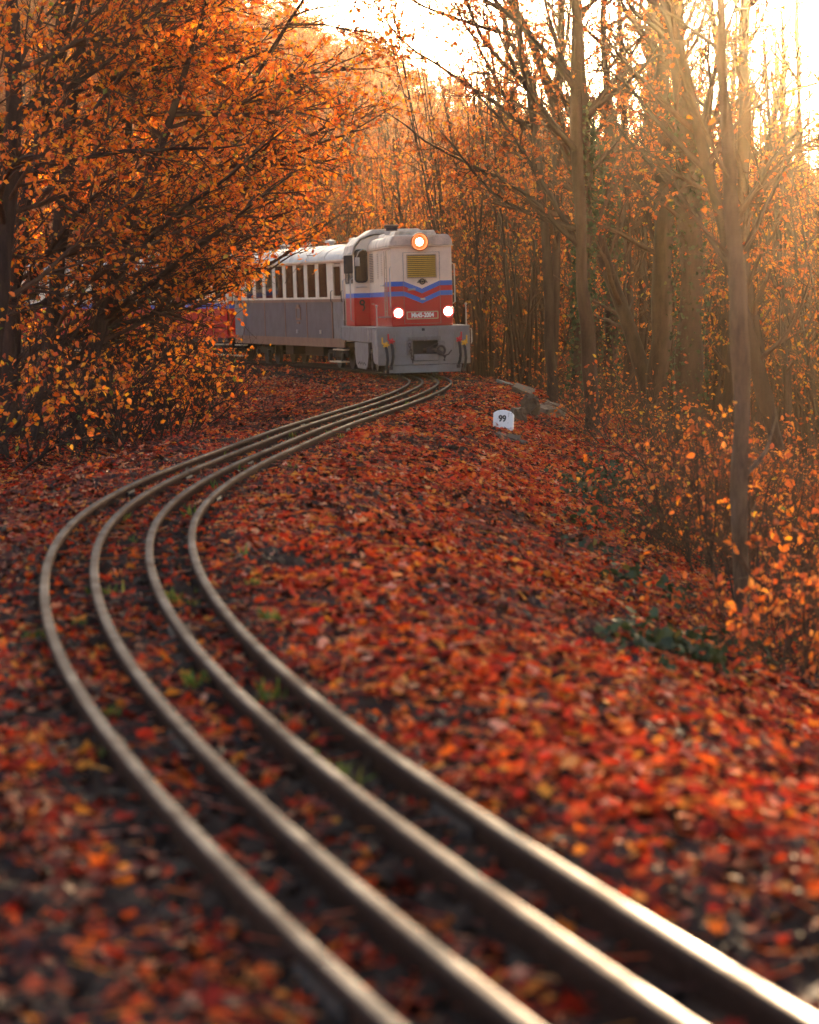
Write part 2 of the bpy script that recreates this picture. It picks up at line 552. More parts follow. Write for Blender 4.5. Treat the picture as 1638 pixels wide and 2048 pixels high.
track = empty('railway_track', (0, 0, 0), (0, 0, 0), 'narrow gauge track of four rails curving through fallen leaves', kind='structure')
PROF = np.array([(-0.046, -0.150), (-0.046, -0.140), (-0.010, -0.122), (-0.008, -0.048), (-0.029, -0.036), (-0.030, -0.010), (-0.024, -0.002), (-0.014, 0.0),
                 (0.014, 0.0), (0.024, -0.002), (0.030, -0.010), (0.029, -0.036), (0.008, -0.048), (0.010, -0.122), (0.046, -0.140), (0.046, -0.150)])
def rail_piece(u, s0, s1):
    n = max(2, int((s1 - s0) / 0.22) + 1)
    ss = np.linspace(s0, s1, n)
    x, y, z, h, c = (np.interp(ss, S, q) for q in (TX, TY, TZ, TH, TC))
    k = len(PROF)
    uu = u + PROF[:, 0][None, :]
    V = np.stack([x[:, None] + uu * np.cos(h)[:, None], y[:, None] - uu * np.sin(h)[:, None], (z + c * u)[:, None] + PROF[:, 1][None, :] + 0 * uu], -1)
    i = np.arange(n - 1)[:, None] * k
    j = np.arange(k)[None, :]
    j2 = (j + 1) % k
    q = np.stack([i + j, i + j2, i + k + j2, i + k + j], -1).reshape(-1, 4)
    e = np.stack([np.arange(k), np.arange(k) + (n - 1) * k])
    me = mesh_np('rail', V.reshape(-1, 3), [q, e], [M['rail']], True, {'band': ('POINT', np.tile([0, 0, 0, 0, 0, .1, .45, 1, 1, .45, .1, 0, 0, 0, 0, 0], n))})
    try: me.set_sharp_from_angle(angle=R(40))
    except Exception: pass
    return me
JOINTS = ((1.0, 20.5, 36.0, 52.0, 68, 88, 112), (5.0, 22.6, 41.0, 57.0, 76, 98), (8.7, 25.0, 40.0, 55.0, 72, 95, 118), (3.2, 19.0, 33.5, 50.0, 66, 90))
for u, js in zip(RAIL_U, JOINTS):
    ends = [-9.0] + list(js) + [138.0]
    for a0, b0 in zip(ends[:-1], ends[1:]):
        r_ = link('rail', rail_piece(u, a0 + 0.009, b0 - 0.009), track)
    for jn in js:
        if jn > 80: continue
        p = on_track(jn, u)
        h = float(np.interp(jn, S, TH))
        for sgn in (-1, 1):
            mb = MB().box(sgn * 0.020 - 0.008, sgn * 0.020 + 0.008, -0.25, 0.25, -0.115, -0.052)
            for yy in (-0.18, -0.06, 0.06, 0.18):
                mb.lathe([(0.014, 0), (0.014, 0.014)], (sgn * 0.028 - (0.014 if sgn < 0 else 0), yy, -0.083), 'x', 6)
            fp = mb.build('fishplate', M['steel_dark'], track)
            fp.location = p
            fp.rotation_euler = (0, 0, -h)
slm = MB().box(-0.82, 0.82, -0.11, 0.11, -0.26, -0.112).mesh('sleeper', M['sleeper'])
rng = np.random.default_rng(3)
for sst in np.arange(-4, 100, 0.68):
    o = link('sleeper', slm, track)
    o.location = on_track(sst)
    o.location.z += rng.uniform(-0.015, 0.006)
    o.rotation_euler = (0, -math.atan(float(np.interp(sst, S, TC))), -float(np.interp(sst, S, TH)) + rng.normal(0, 0.015))
    o.scale = (rng.uniform(0.96, 1.04), rng.uniform(0.9, 1.1), 1)

# ------------------------------------------------------------------ paints for the train
CREAM, RED, BLUE = (0.86, 0.69, 0.50), (0.54, 0.004, 0.003), (0.04, 0.14, 0.54)
t = NT('locomotive_livery')
tc = t.n('ShaderNodeTexCoord')
sp = t.n('ShaderNodeSeparateXYZ')
t.l(tc.outputs['Object'], sp.inputs[0])
ox, oy, oz = sp.outputs
front = t.math('LESS_THAN', oy, 0.2)
near1 = t.math('LESS_THAN', oy, 1.55)
v = t.math('MULTIPLY', t.math('MAXIMUM', t.math('SUBTRACT', 0.44, t.math('ABSOLUTE', ox)), 0.0), 0.41)
zz = t.math('ADD', oz, t.math('MULTIPLY', v, front))
def band(lo, hi): return t.math('MULTIPLY', t.math('GREATER_THAN', zz, lo), t.math('LESS_THAN', zz, hi))
c = t.mix(t.math('GREATER_THAN', zz, 1.90), RED, CREAM)
c = t.mix(band(1.90, 2.015), c, BLUE)
c = t.mix(t.math('MULTIPLY', band(2.015, 2.135), near1), c, RED)
c = t.mix(t.math('MULTIPLY', band(2.135, 2.25), near1), c, BLUE)
dn = t.noise(2.2, 6, 0.65, vec=tc.outputs['Object'])
dg = t.noise(30, 4, 0.6, vec=tc.outputs['Object'])
c = t.mix(t.math('MULTIPLY', t.ramp(dn.outputs[0], [(0.45, (0, 0, 0)), (0.75, (1, 1, 1))]), 0.22), c, (0.20, 0.11, 0.06))
c = t.mix(t.math('MULTIPLY', t.ramp(dg.outputs[0], [(0.6, (0, 0, 0)), (0.8, (1, 1, 1))]), 0.25), c, (0.10, 0.06, 0.04))
t.set(color=c, rough=0.38)
M['livery'] = t.m

t = NT('carriage_livery')
tc = t.n('ShaderNodeTexCoord')
sp = t.n('ShaderNodeSeparateXYZ')
t.l(tc.outputs['Object'], sp.inputs[0])
c = t.mix(t.math('GREATER_THAN', sp.outputs[2], 1.62), RED, BLUE)
c = t.mix(t.math('GREATER_THAN', sp.outputs[2], 1.78), c, CREAM)
dn = t.noise(2.0, 6, 0.65, vec=tc.outputs['Object'])
c = t.mix(t.math('MULTIPLY', t.ramp(dn.outputs[0], [(0.45, (0, 0, 0)), (0.75, (1, 1, 1))]), 0.3), c, (0.16, 0.09, 0.05))
t.set(color=c, rough=0.4)
M['carriage_livery'] = t.m
M['cream'] = paint('cream_paint', CREAM, 0.4, 0.3, (0.22, 0.13, 0.07))
M['roof_cream'] = paint('weathered_cream_roof', (0.72, 0.58, 0.44), 0.5, 0.65, (0.13, 0.08, 0.055))
M['roof_silver'] = paint('silver_grey_roof', (0.42, 0.385, 0.35), 0.45, 0.45, (0.20, 0.15, 0.12), 0.0)
M['grey'] = paint('grey_paint', (0.235, 0.22, 0.21), 0.45, 0.45, (0.12, 0.075, 0.05))
M['grey_dark'] = paint('worn_dark_grey', (0.20, 0.18, 0.17), 0.5, 0.6, (0.09, 0.05, 0.035))
M['slate'] = paint('slate_violet_paint', (0.105, 0.085, 0.092), 0.5, 0.35, (0.09, 0.055, 0.04))
M['brown_trim'] = paint('brown_beading', (0.24, 0.11, 0.06), 0.5, 0.4)
M['tan'] = paint('tan_wood', (0.55, 0.40, 0.26), 0.5, 0.35, (0.2, 0.1, 0.05))
M['black'] = paint('black_iron', (0.018, 0.015, 0.014), 0.5, 0.3, (0.06, 0.035, 0.02))
M['rubber'] = paint('black_rubber', (0.012, 0.011, 0.011), 0.55, 0.1)
M['steel'] = paint('bare_steel', (0.50, 0.46, 0.42), 0.35, 0.3, (0.1, 0.06, 0.04), 0.6)
M['yellow'] = paint('yellow_enamel', (0.80, 0.42, 0.02), 0.35, 0.15)
M['red'] = paint('red_enamel', (0.60, 0.02, 0.02), 0.35, 0.15)
M['brass'] = paint('yellow_slat_paint', (0.66, 0.40, 0.07), 0.4, 0.3, (0.2, 0.1, 0.03), 0.2)
M['copper'] = paint('copper_lamp_housing', (0.55, 0.17, 0.05), 0.35, 0.25, (0.1, 0.04, 0.02), 0.3)
M['white'] = paint('white_lettering', (0.82, 0.80, 0.76), 0.5, 0.05)
M['lamp'] = emit_mat('lit_headlight', (1.0, 0.84, 0.66), 12.0)
t = NT('dark_glass')
t.set(color=(0.02, 0.014, 0.010), rough=0.06, spec=0.6)
M['glass_dark'] = t.m
t = NT('carriage_glass')
gl = t.n('ShaderNodeBsdfGlossy'); gl.inputs['Roughness'].default_value = 0.03
tr = t.n('ShaderNodeBsdfTransparent'); tr.inputs[0].default_value = (0.72, 0.66, 0.58, 1)
lw = t.n('ShaderNodeLayerWeight'); lw.inputs[0].default_value = 0.25
mx = t.n('ShaderNodeMixShader')
t.l(lw.outputs['Fresnel'], mx.inputs[0]); t.l(tr.outputs[0], mx.inputs[1]); t.l(gl.outputs[0], mx.inputs[2])
t.l(mx.outputs[0], t.out.inputs['Surface'])
M['glass'] = t.m

def text(body, size, mat, parent, loc, rot, name='lettering', bold=0.0, ext=0.003, xs=1.0):
    cu = bpy.data.curves.new(name, 'FONT')
    cu.body = body
    cu.size = size
    cu.align_x = 'CENTER'
    cu.align_y = 'CENTER'
    cu.extrude = ext
    cu.offset = bold
    cu.materials.append(mat)
    tmp = bpy.data.objects.new('tmp_text', cu)
    me = bpy.data.meshes.new_from_object(tmp)
    me.name = name
    bpy.data.objects.remove(tmp)
    o = link(name, me, parent, loc)
    o.rotation_euler = rot
    o.scale = (xs, 1, 1)
    return o

# ------------------------------------------------------------------ locomotive (local: x right, y away, z up from rail top)
S_LOCO = 62.95
def sit(obj, s_front, length, overhang):
    a, b = on_track(s_front + overhang), on_track(s_front + length - overhang)
    d = b - a
    h = math.atan2(-d[0], d[1])
    f = a - d / np.linalg.norm(d) * overhang
    cant = float(np.interp(s_front + length / 2, S, TC))
    pitch = math.atan2(d[2], math.hypot(d[0], d[1]))
    obj.location = f
    obj.rotation_mode = 'XYZ'
    obj.rotation_euler = (pitch, -math.atan(cant), h)
loco = empty('diesel_locomotive', label='red, cream and blue diesel locomotive with lit headlights at the head of the train', cat='locomotive')
sit(loco, S_LOCO, 8.5, 2.0)
loco.location.z += 0.03
loco.location.x -= 0.09
loco.scale = (1, 1, 1.03)
def P(mb, name, mat, **k): return mb.build(name, mat, k.pop('parent', loco), **k)

# front beam with coupler pocket
mb = MB()
mb.box(-1.14, -0.27, 0, 0.05, 0.27, 1.17).box(0.35, 1.14, 0, 0.05, 0.27, 1.17).box(-0.27, 0.35, 0, 0.05, 0.84, 1.17).box(-0.27, 0.35, 0, 0.05, 0.27, 0.36)
beam = P(mb, 'buffer_beam', M['grey'], bevel=0.012)
P(MB().box(-0.27, 0.35, 0.28, 0.30, 0.36, 0.84), 'coupler_pocket', M['black'])
mb = MB().box(-0.40, 0.42, -0.045, 0, 0.84, 0.93)
for x in (-0.36, -0.26, -0.12, 0.02, 0.16, 0.28, 0.38): mb.lathe([(0.022, 0), (0.022, -0.022)], (x, -0.045, 0.885), 'y', 8)
for x in (-0.30, 0.02, 0.34): mb.box(x - 0.012, x + 0.012, -0.075, -0.045, 0.83, 0.95)
P(mb, 'coupler_bracket', M['grey_dark'])
for x0, x1 in ((-0.43, -0.275), (0.355, 0.52)):
    mb = MB().box(x0, x1, -0.06, 0, 0.55 if x0 > 0 else 0.50, 0.83)
    mb.box(x0 + 0.04, x1 - 0.04, -0.10, -0.06, 0.6, 0.76)
    P(mb, 'bracket_cheek', M['grey_dark'], bevel=0.01)
mb = MB().box(-0.25, 0.34, -0.05, 0.0, 0.37, 0.52)
for x in (-0.2, -0.1, 0.1, 0.2, 0.29): mb.lathe([(0.026, 0), (0.026, -0.02)], (x, -0.05, 0.45), 'y', 8)
P(mb, 'coupler_plate', M['grey'], bevel=0.008)
mb = MB().tube([(0.02, 0.1, 0.60), (0.14, -0.06, 0.62), (0.30, -0.12, 0.60), (0.42, -0.14, 0.52), (0.50, -0.12, 0.44), (0.47, -0.16, 0.36)], 0.055, 8, 0.03)
mb.torus((0.40, -0.14, 0.60), 0.10, 0.028, 'y', 16, 6).tube([(0.46, -0.14, 0.46), (0.58, -0.16, 0.50), (0.66, -0.16, 0.60)], 0.018, 6)
mb.tube([(0.12, -0.08, 0.66), (0.24, -0.12, 0.74), (0.34, -0.10, 0.76)], 0.016, 6).box(0.05, 0.22, -0.12, -0.02, 0.55, 0.68)
P(mb, 'coupler', M['steel_dark'], smooth=True)
mb = MB()
for k in range(6):
    mb.torus((-0.36 + 0.012 * k, -0.10, 0.74 - 0.075 * k), 0.032, 0.011, 'y' if k % 2 == 0 else 'x', 12, 6, 0.8, 1.5)
P(mb, 'chain', M['steel_dark'], smooth=True)
P(MB().box(-0.04, 0.03, -0.012, 0, 1.07, 1.13), 'dark_hole_block', M['black'])  # black block imitates the dark inside a small square hole in the beam
mb = MB()
for sx_ in (-1.10, 1.10):
    for z in (0.62, 0.70, 0.82, 0.92, 1.02, 1.10): mb.lathe([(0.014, 0), (0.014, -0.012)], (sx_, 0, z), 'y', 6)
P(mb, 'rivets', M['grey'])['kind'] = 'stuff'
P(MB().prism([(-0.87, 0.08), (0.90, 0.08), (0.93, 0.26), (-0.87, 0.26)], 'y', 0.02, 0.05), 'rail_guard', M['grey'], bevel=0.01)
for sgn in (-1, 1):
    # corner aprons, rounded lower edge
    pr = [(0.05, 0.30), (0.75, 0.30), (1.0, 0.36), (1.15, 0.55), (1.2, 0.80), (1.2, 1.14), (0.05, 1.14)]
    x = sgn * 1.12
    P(MB().prism(pr, 'x', x - 0.015, x + 0.015), 'apron', M['grey'], bevel=0.008)
    P(MB().box(x - 0.02, x + 0.02, 1.205, 8.5, 0.80, 1.15), 'side_sill', M['grey_dark'], bevel=0.012)
    pr = [(2.45, 0.78), (2.5, 0.45), (2.75, 0.20), (3.2, 0.12), (5.0, 0.12), (5.4, 0.22), (5.65, 0.5), (5.7, 0.78)]
    P(MB().prism(pr, 'x', sgn * 1.08 - 0.02, sgn * 1.08 + 0.02), 'tank_panel', M['grey_dark'], bevel=0.015)
    mb = MB()
    for k in range(7): mb.box(sgn * 1.1 - 0.012, sgn * 1.1 + 0.012, 3.1 + k * 0.28, 3.16 + k * 0.28, 0.22 + 0.03 * (k % 2), 0.27 + 0.03 * (k % 2))
    P(mb, 'bolts', M['steel_dark'])['kind'] = 'stuff'
P(MB().box(-1.15, 1.15, 0.03, 8.5, 1.152, 1.18), 'deck', M['grey'], bevel=0.008)
P(MB().box(-0.72, 0.72, 0.5, 8.4, 0.62, 1.15), 'underframe', M['black'])

# wheels
def wheelset(parent, y, r=0.34, mat=None, xw=0.43):
    for sgn in (-1, 1):
        x = sgn * xw
        prof = [(0.05, sgn * 0.05), (0.10, sgn * 0.055), (0.12, sgn * 0.02), (r - 0.07, sgn * 0.015), (r - 0.05, sgn * 0.045), (r, sgn * 0.045), (r + 0.005, -sgn * 0.03), (r + 0.03, -sgn * 0.035), (r + 0.03, -sgn * 0.06), (0.05, -sgn * 0.06)]
        w = MB().lathe(prof, (x, y, r), 'x', 28).build('wheel', M['steel_dark'], parent, smooth=True)
        MB().lathe([(r + 0.002, -0.02), (r + 0.002, 0.046)] if sgn > 0 else [(r + 0.002, -0.046), (r + 0.002, 0.02)], (x, y, r), 'x', 28).build('tyre', M['steel_dark'], w, smooth=True)
    MB().lathe([(0.05, -xw), (0.05, xw)], (0, y, r), 'x', 12).build('axle', M['black'], parent, smooth=True)
for yb in (1.8, 6.6):
    bg_ = P(MB().box(-0.66, -0.58, yb - 1.05, yb + 1.05, 0.30, 0.52).box(0.58, 0.66, yb - 1.05, yb + 1.05, 0.30, 0.52).box(-0.58, 0.58, yb - 0.2, yb + 0.2, 0.35, 0.6), 'bogie', M['black'], bevel=0.02)
    for dy in (-0.62, 0.62):
        wheelset(bg_, yb + dy)
        for sgn in (-1, 1): MB().box(sgn * 0.70 - 0.05, sgn * 0.70 + 0.05, yb + dy - 0.11, yb + dy + 0.11, 0.24, 0.46).build('axle_box', M['steel_dark'], bg_, bevel=0.02)

# long hood
hood = P(MB().box(-0.755, 0.755, 0.08, 4.84, 1.18, 3.085), 'hood', M['livery'], bevel=0.035)
roofp = [(-0.785, 3.085), (0.785, 3.085), (0.77, 3.20), (0.70, 3.32), (0.63, 3.345), (-0.63, 3.345), (-0.70, 3.32), (-0.77, 3.20)]
P(MB().prism(roofp, 'y', 0.05, 4.838), 'hood_roof', M['roof_cream'], bevel=0.03, smooth=True)
for a0, a1 in ((-0.80, -0.235), (0.155, 0.80)): P(MB().box(a0, a1, 0.03, 0.08, 3.065, 3.083), 'gutter', M['cream'])
P(MB().box(-0.805, -0.76, 0.03, 4.83, 3.055, 3.083), 'gutter', M['cream'])
P(MB().prism([(-0.55, 3.345), (0.55, 3.345), (0.48, 3.47), (-0.48, 3.47)], 'y', 1.1, 4.7), 'roof_box', M['roof_cream'], bevel=0.03)
for q in ((-0.62, 0.62, 2.2, 2.26, 3.4, 3.50), (-0.5, 0.5, 3.4, 3.46, 3.46, 3.50)): P(MB().box(*q), 'roof_rib', M['roof_cream'])
mb = MB().lathe([(0.15, 0), (0.15, 0.14), (0.19, 0.15), (0.19, 0.20), (0.15, 0.21)], (-0.35, 3.0, 3.46), 'z', 16)
P(mb, 'exhaust', M['steel_dark'], smooth=True)
# nose door with louvre
door = P(MB().box(-0.44, 0.44, 0.062, 0.08, 1.25, 2.92), 'nose_door', M['livery'], bevel=0.004)
mb = MB()
for a0, a1, b0, b1 in ((-0.452, -0.444, 1.24, 2.93), (0.444, 0.452, 1.24, 2.93), (-0.444, 0.444, 2.922, 2.93), (-0.444, 0.444, 1.24, 1.248)): mb.box(a0, a1, 0.066, 0.079, b0, b1)
mb.build('door_seam', M['grey_dark'], door)
P(MB().box(-0.35, 0.35, 0.045, 0.0625, 2.335, 2.865), 'louvre_back', M['black'], parent=door)
lf = MB().ring(rrect(0, 2.6, 0.74, 0.57, 0.01, 1), rrect(0, 2.6, 0.69, 0.52, 0.01, 1), 'y', 0.03, 0.061).build('louvre_frame', M['tan'], door)
slm = MB().add([(-0.345, 0.014, 0), (0.345, 0.014, 0), (0.345, 0.042, 0.028), (-0.345, 0.042, 0.028), (-0.345, 0.020, -0.006), (0.345, 0.020, -0.006), (0.345, 0.046, 0.022), (-0.345, 0.046, 0.022)],
               [(0, 1, 2, 3), (7, 6, 5, 4), (0, 4, 5, 1), (3, 2, 6, 7), (0, 3, 7, 4), (1, 5, 6, 2)]).mesh('slat', M['brass'])
for k in range(11):
    link('slat', slm, door, (0, 0, 2.350 + k * 0.0465))
MB().tube([(-0.35, 0.03, 2.055), (-0.17, 0.03, 2.055)], 0.022, 8).box(-0.34, -0.32, 0.03, 0.062, 2.045, 2.065).box(-0.2, -0.18, 0.03, 0.062, 2.045, 2.065).build('door_handle', M['steel'], door, smooth=True)
MB().box(-0.045, 0.075, 0.03, 0.061, 1.80, 1.845).build('latch', M['steel'], door, bevel=0.008)
# emblem: winged wheel
em = MB().torus((0.012, 0.05, 2.235), 0.062, 0.011, 'y', 24, 6)
for k in range(6):
    a = PI * k / 6
    em.tube([(0.012 - 0.055 * math.cos(a), 0.052, 2.235 - 0.055 * math.sin(a)), (0.012 + 0.055 * math.cos(a), 0.052, 2.235 + 0.055 * math.sin(a))], 0.004, 4)
for sgn in (-1, 1):
    for k in range(3):
        z0 = 2.215 + 0.018 * k
        em.prism([(0.012 + sgn * 0.03, z0), (0.012 + sgn * (0.135 - 0.02 * k), z0 - 0.008 + 0.010 * k), (0.012 + sgn * (0.12 - 0.02 * k), z0 + 0.012 + 0.010 * k), (0.012 + sgn * 0.03, z0 + 0.014)][::(1 if sgn > 0 else -1)], 'y', 0.044, 0.058)
em.build('emblem', M['black'], door)
# number plate
pl = P(MB().prism(rrect(-0.005, 1.44, 0.77, 0.175, 0.02), 'y', 0.046, 0.0615), 'number_plate', M['red'])
MB().ring(rrect(-0.005, 1.44, 0.78, 0.185, 0.024), rrect(-0.005, 1.44, 0.735, 0.140, 0.016), 'y', 0.038, 0.0458).build('plate_rim', M['tan'], pl)
text('Mk45-2004', 0.152, M['white'], pl, (-0.005, 0.0445, 1.44), (PI / 2, 0, 0), 'number', 0.0055, 0.002, 0.80)
# headlights
for x, z in ((-0.60, 1.505), (0.625, 1.515)):
    hl = P(MB().lathe([(0.150, 0.08), (0.155, 0.03), (0.14, -0.01), (0.105, 0.005), (0.100, 0.035)], (x, 0, z), 'y', 28), 'headlight', M['red'], smooth=True)  # red rim stands in for the halo glowing around the lit lens
    MB().lathe([(0.099, 0.036), (0.097, 0.016), (0.07, 0.002), (0.03, -0.004), (0.004, -0.005)], (x, 0, z), 'y', 28).build('lens', M['lamp'], hl, smooth=True)
tl = P(MB().lathe([(0.20, 0.22), (0.215, 0.0), (0.22, -0.06), (0.215, -0.10), (0.19, -0.10), (0.17, -0.03), (0.16, -0.01)], (-0.04, 0.02, 3.17), 'y', 32), 'roof_lamp', M['copper'], smooth=True)
MB().lathe([(0.158, -0.012), (0.10, -0.006), (0.09, -0.03), (0.05, -0.05), (0.004, -0.055)], (-0.04, 0.02, 3.17), 'y', 28).build('reflector', M['copper'], tl, smooth=True)
MB().lathe([(0.088, -0.04), (0.082, -0.056), (0.045, -0.072), (0.004, -0.075)], (-0.04, 0.02, 3.17), 'y', 28).build('lens', M['lamp'], tl, smooth=True)
# rails to hold on to and marker poles
for sgn in (-1, 1):
    x = sgn * 0.775
    z0, z1 = (1.62, 2.60) if sgn < 0 else (1.70, 2.66)
    P(MB().tube([(x - sgn * 0.02, 0.12, z0), (x + sgn * 0.02, -0.03, z0 + 0.04), (x + sgn * 0.02, -0.03, z1 - 0.04), (x - sgn * 0.02, 0.12, z1)], 0.016, 8), 'handrail', M['steel'], smooth=True)
    xp = -1.13 if sgn < 0 else 1.07
    pole = P(MB().tube([(xp, 0.06, 1.17), (xp, 0.06, 1.66)], 0.015, 8).ball((xp, 0.06, 1.68), 0.032, 10), 'marker_pole', M['steel'], smooth=True)
    mb = MB().tube([(sgn * 1.17, 0.02, 1.10), (sgn * 1.19, 0.02, 1.06), (sgn * 1.19, 0.02, 0.78), (sgn * 1.17, 0.02, 0.74)], 0.014, 6)
    P(mb, 'grab_iron', M['steel'], smooth=True)
for yy in (1.5, 8.3):
    P(MB().tube([(-1.14, yy, 1.13), (-1.2, yy, 1.16), (-1.2, yy, 0.86), (-1.14, yy, 0.82)], 0.016, 6), 'grab_iron', M['steel'], smooth=True)
# ladder on the hood side
mb = MB()
for yy in (0.35, 0.75): mb.tube([(-0.75, yy, 1.4), (-0.83, yy, 1.42), (-0.83, yy, 2.98), (-0.75, yy, 3.0)], 0.014, 6)
for z in np.arange(1.55, 3.0, 0.26): mb.tube([(-0.83, 0.35, z), (-0.83, 0.75, z)], 0.012, 6)
P(mb, 'ladder', M['tan'], smooth=True)
P(MB().box(-1.02, -0.74, 0.3, 0.8, 1.40, 1.43), 'step', M['grey'])
# louvres in the hood side
for (y0, z0, z1, w) in ((1.75, 2.42, 2.95, 0.22), (2.6, 2.36, 2.98, 0.22), (3.75, 2.28, 3.0, 0.75), (1.3, 1.36, 1.84, 0.2)):
    n = int((z1 - z0) / 0.042)
    vp = P(MB().box(-0.763, -0.754, y0 - 0.03, y0 + w + 0.03, z0 - 0.03, z1 + 0.03), 'vent_panel', M['livery'])
    lm = MB().box(-0.776, -0.764, y0, y0 + w, 0, 0.018).mesh('vent_slot', M['tan'] if w < 0.5 else M['black'])
    for k in range(n): link('vent_slot', lm, vp, (0, 0, z0 + k * (z1 - z0) / n))
P(MB().tube([(-0.75, 1.2, 2.17), (-0.82, 1.2, 2.17), (-0.82, 1.75, 2.17), (-0.75, 1.75, 2.17)], 0.016, 6), 'side_latch', M['steel'], smooth=True)
P(MB().box(-0.79, -0.75, 3.9, 4.2, 1.72, 1.75), 'side_latch', M['steel'])

# cab
cabp = [(-1.165, 1.18), (1.165, 1.18), (1.165, 2.95), (1.10, 3.18), (0.95, 3.36), (0.6, 3.47), (-0.6, 3.47), (-0.95, 3.36), (-1.10, 3.18), (-1.165, 2.95)]
P(MB().prism(cabp, 'y', 4.84, 6.97), 'cab', M['livery'], bevel=0.03, smooth=True)
rp = [(1.185, 2.98), (1.12, 3.205), (0.965, 3.385), (0.61, 3.50), (-0.61, 3.50), (-0.965, 3.385), (-1.12, 3.205), (-1.185, 2.98), (-1.21, 2.98), (-1.15, 3.23), (-0.98, 3.42), (-0.615, 3.54), (0.615, 3.54), (0.98, 3.42), (1.15, 3.23), (1.21, 2.98)]
mb = MB()
for i in range(7):
    j = 15 - i
    q = [rp[i], rp[i + 1], rp[j - 1], rp[j]]
    mb.prism(q, 'y', 4.78, 7.02)
P(mb, 'cab_roof', M['roof_cream'], smooth=True)
P(MB().prism([(-0.85, 3.47), (0.85, 3.47), (0.6, 3.62), (-0.6, 3.62)], 'y', 5.1, 6.7), 'roof_hatch', M['roof_cream'], bevel=0.03)
for sgn in (-1, 1):
    x = sgn * 0.965
    fr = P(MB().ring(rrect(x, 2.70, 0.345, 0.84, 0.10), rrect(x, 2.70, 0.285, 0.78, 0.08), 'y', 4.80, 4.835), 'window_frame', M['black'], smooth=False)
    MB().prism(rrect(x, 2.70, 0.283, 0.778, 0.08), 'y', 4.815, 4.832).build('pane', M['glass_dark'], fr)
    P(MB().tube([(x - 0.13, 4.84, 2.16), (x - 0.13, 4.78, 2.17), (x + 0.13, 4.78, 2.17), (x + 0.13, 4.84, 2.16)], 0.014, 6), 'handrail', M['steel'], smooth=True)
    xs_ = sgn * 1.172
    for y0 in (5.05, 6.0):
        fr = P(MB().ring(rrect(y0 + 0.36, 2.66, 0.78, 0.78, 0.06), rrect(y0 + 0.36, 2.66, 0.70, 0.70, 0.05), 'x', xs_ - 0.015, xs_ + 0.015), 'window_frame', M['black'])
        MB().prism(rrect(y0 + 0.36, 2.66, 0.698, 0.698, 0.05), 'x', xs_ - 0.008, xs_ + 0.008).build('pane', M['glass_dark'], fr)
    for yy in (5.0, 6.9):
        P(MB().tube([(sgn * 1.16, yy, 1.30), (sgn * 1.24, yy, 1.34), (sgn * 1.24, yy, 2.36), (sgn * 1.16, yy, 2.40)], 0.016, 6), 'handrail', M['steel'], smooth=True)
mb = MB().box(-1.40, -1.16, 4.9, 4.98, 2.52, 2.98)
mr = P(mb, 'mirror', M['black'], bevel=0.02)
MB().tube([(-1.16, 4.95, 3.02), (-1.28, 4.94, 3.02), (-1.28, 4.94, 2.9)], 0.014, 6).build('mirror_arm', M['steel'], mr)
wp = P(MB().tube([(-0.84, 4.80, 3.10), (-0.92, 4.72, 3.12), (-1.02, 4.74, 3.06), (-1.12, 4.76, 2.82)], 0.016, 6).box(-1.12, -1.0, 4.73, 4.76, 2.70, 2.92), 'bracket_mirror', M['steel'])  # silver mirror plate on a bracket arm before the cab window
mb = MB().torus((-0.96, 4.80, 1.78), 0.055, 0.022, 'y', 14, 6).tube([(-0.93, 4.80, 1.75), (-0.90, 4.79, 1.64), (-0.95, 4.79, 1.57)], 0.022, 6)
P(mb, 'hose_hook', M['black'], smooth=True)
P(MB().box(-0.72, 0.72, 6.97, 8.3, 1.18, 2.9), 'rear_hood', M['livery'], bevel=0.04)
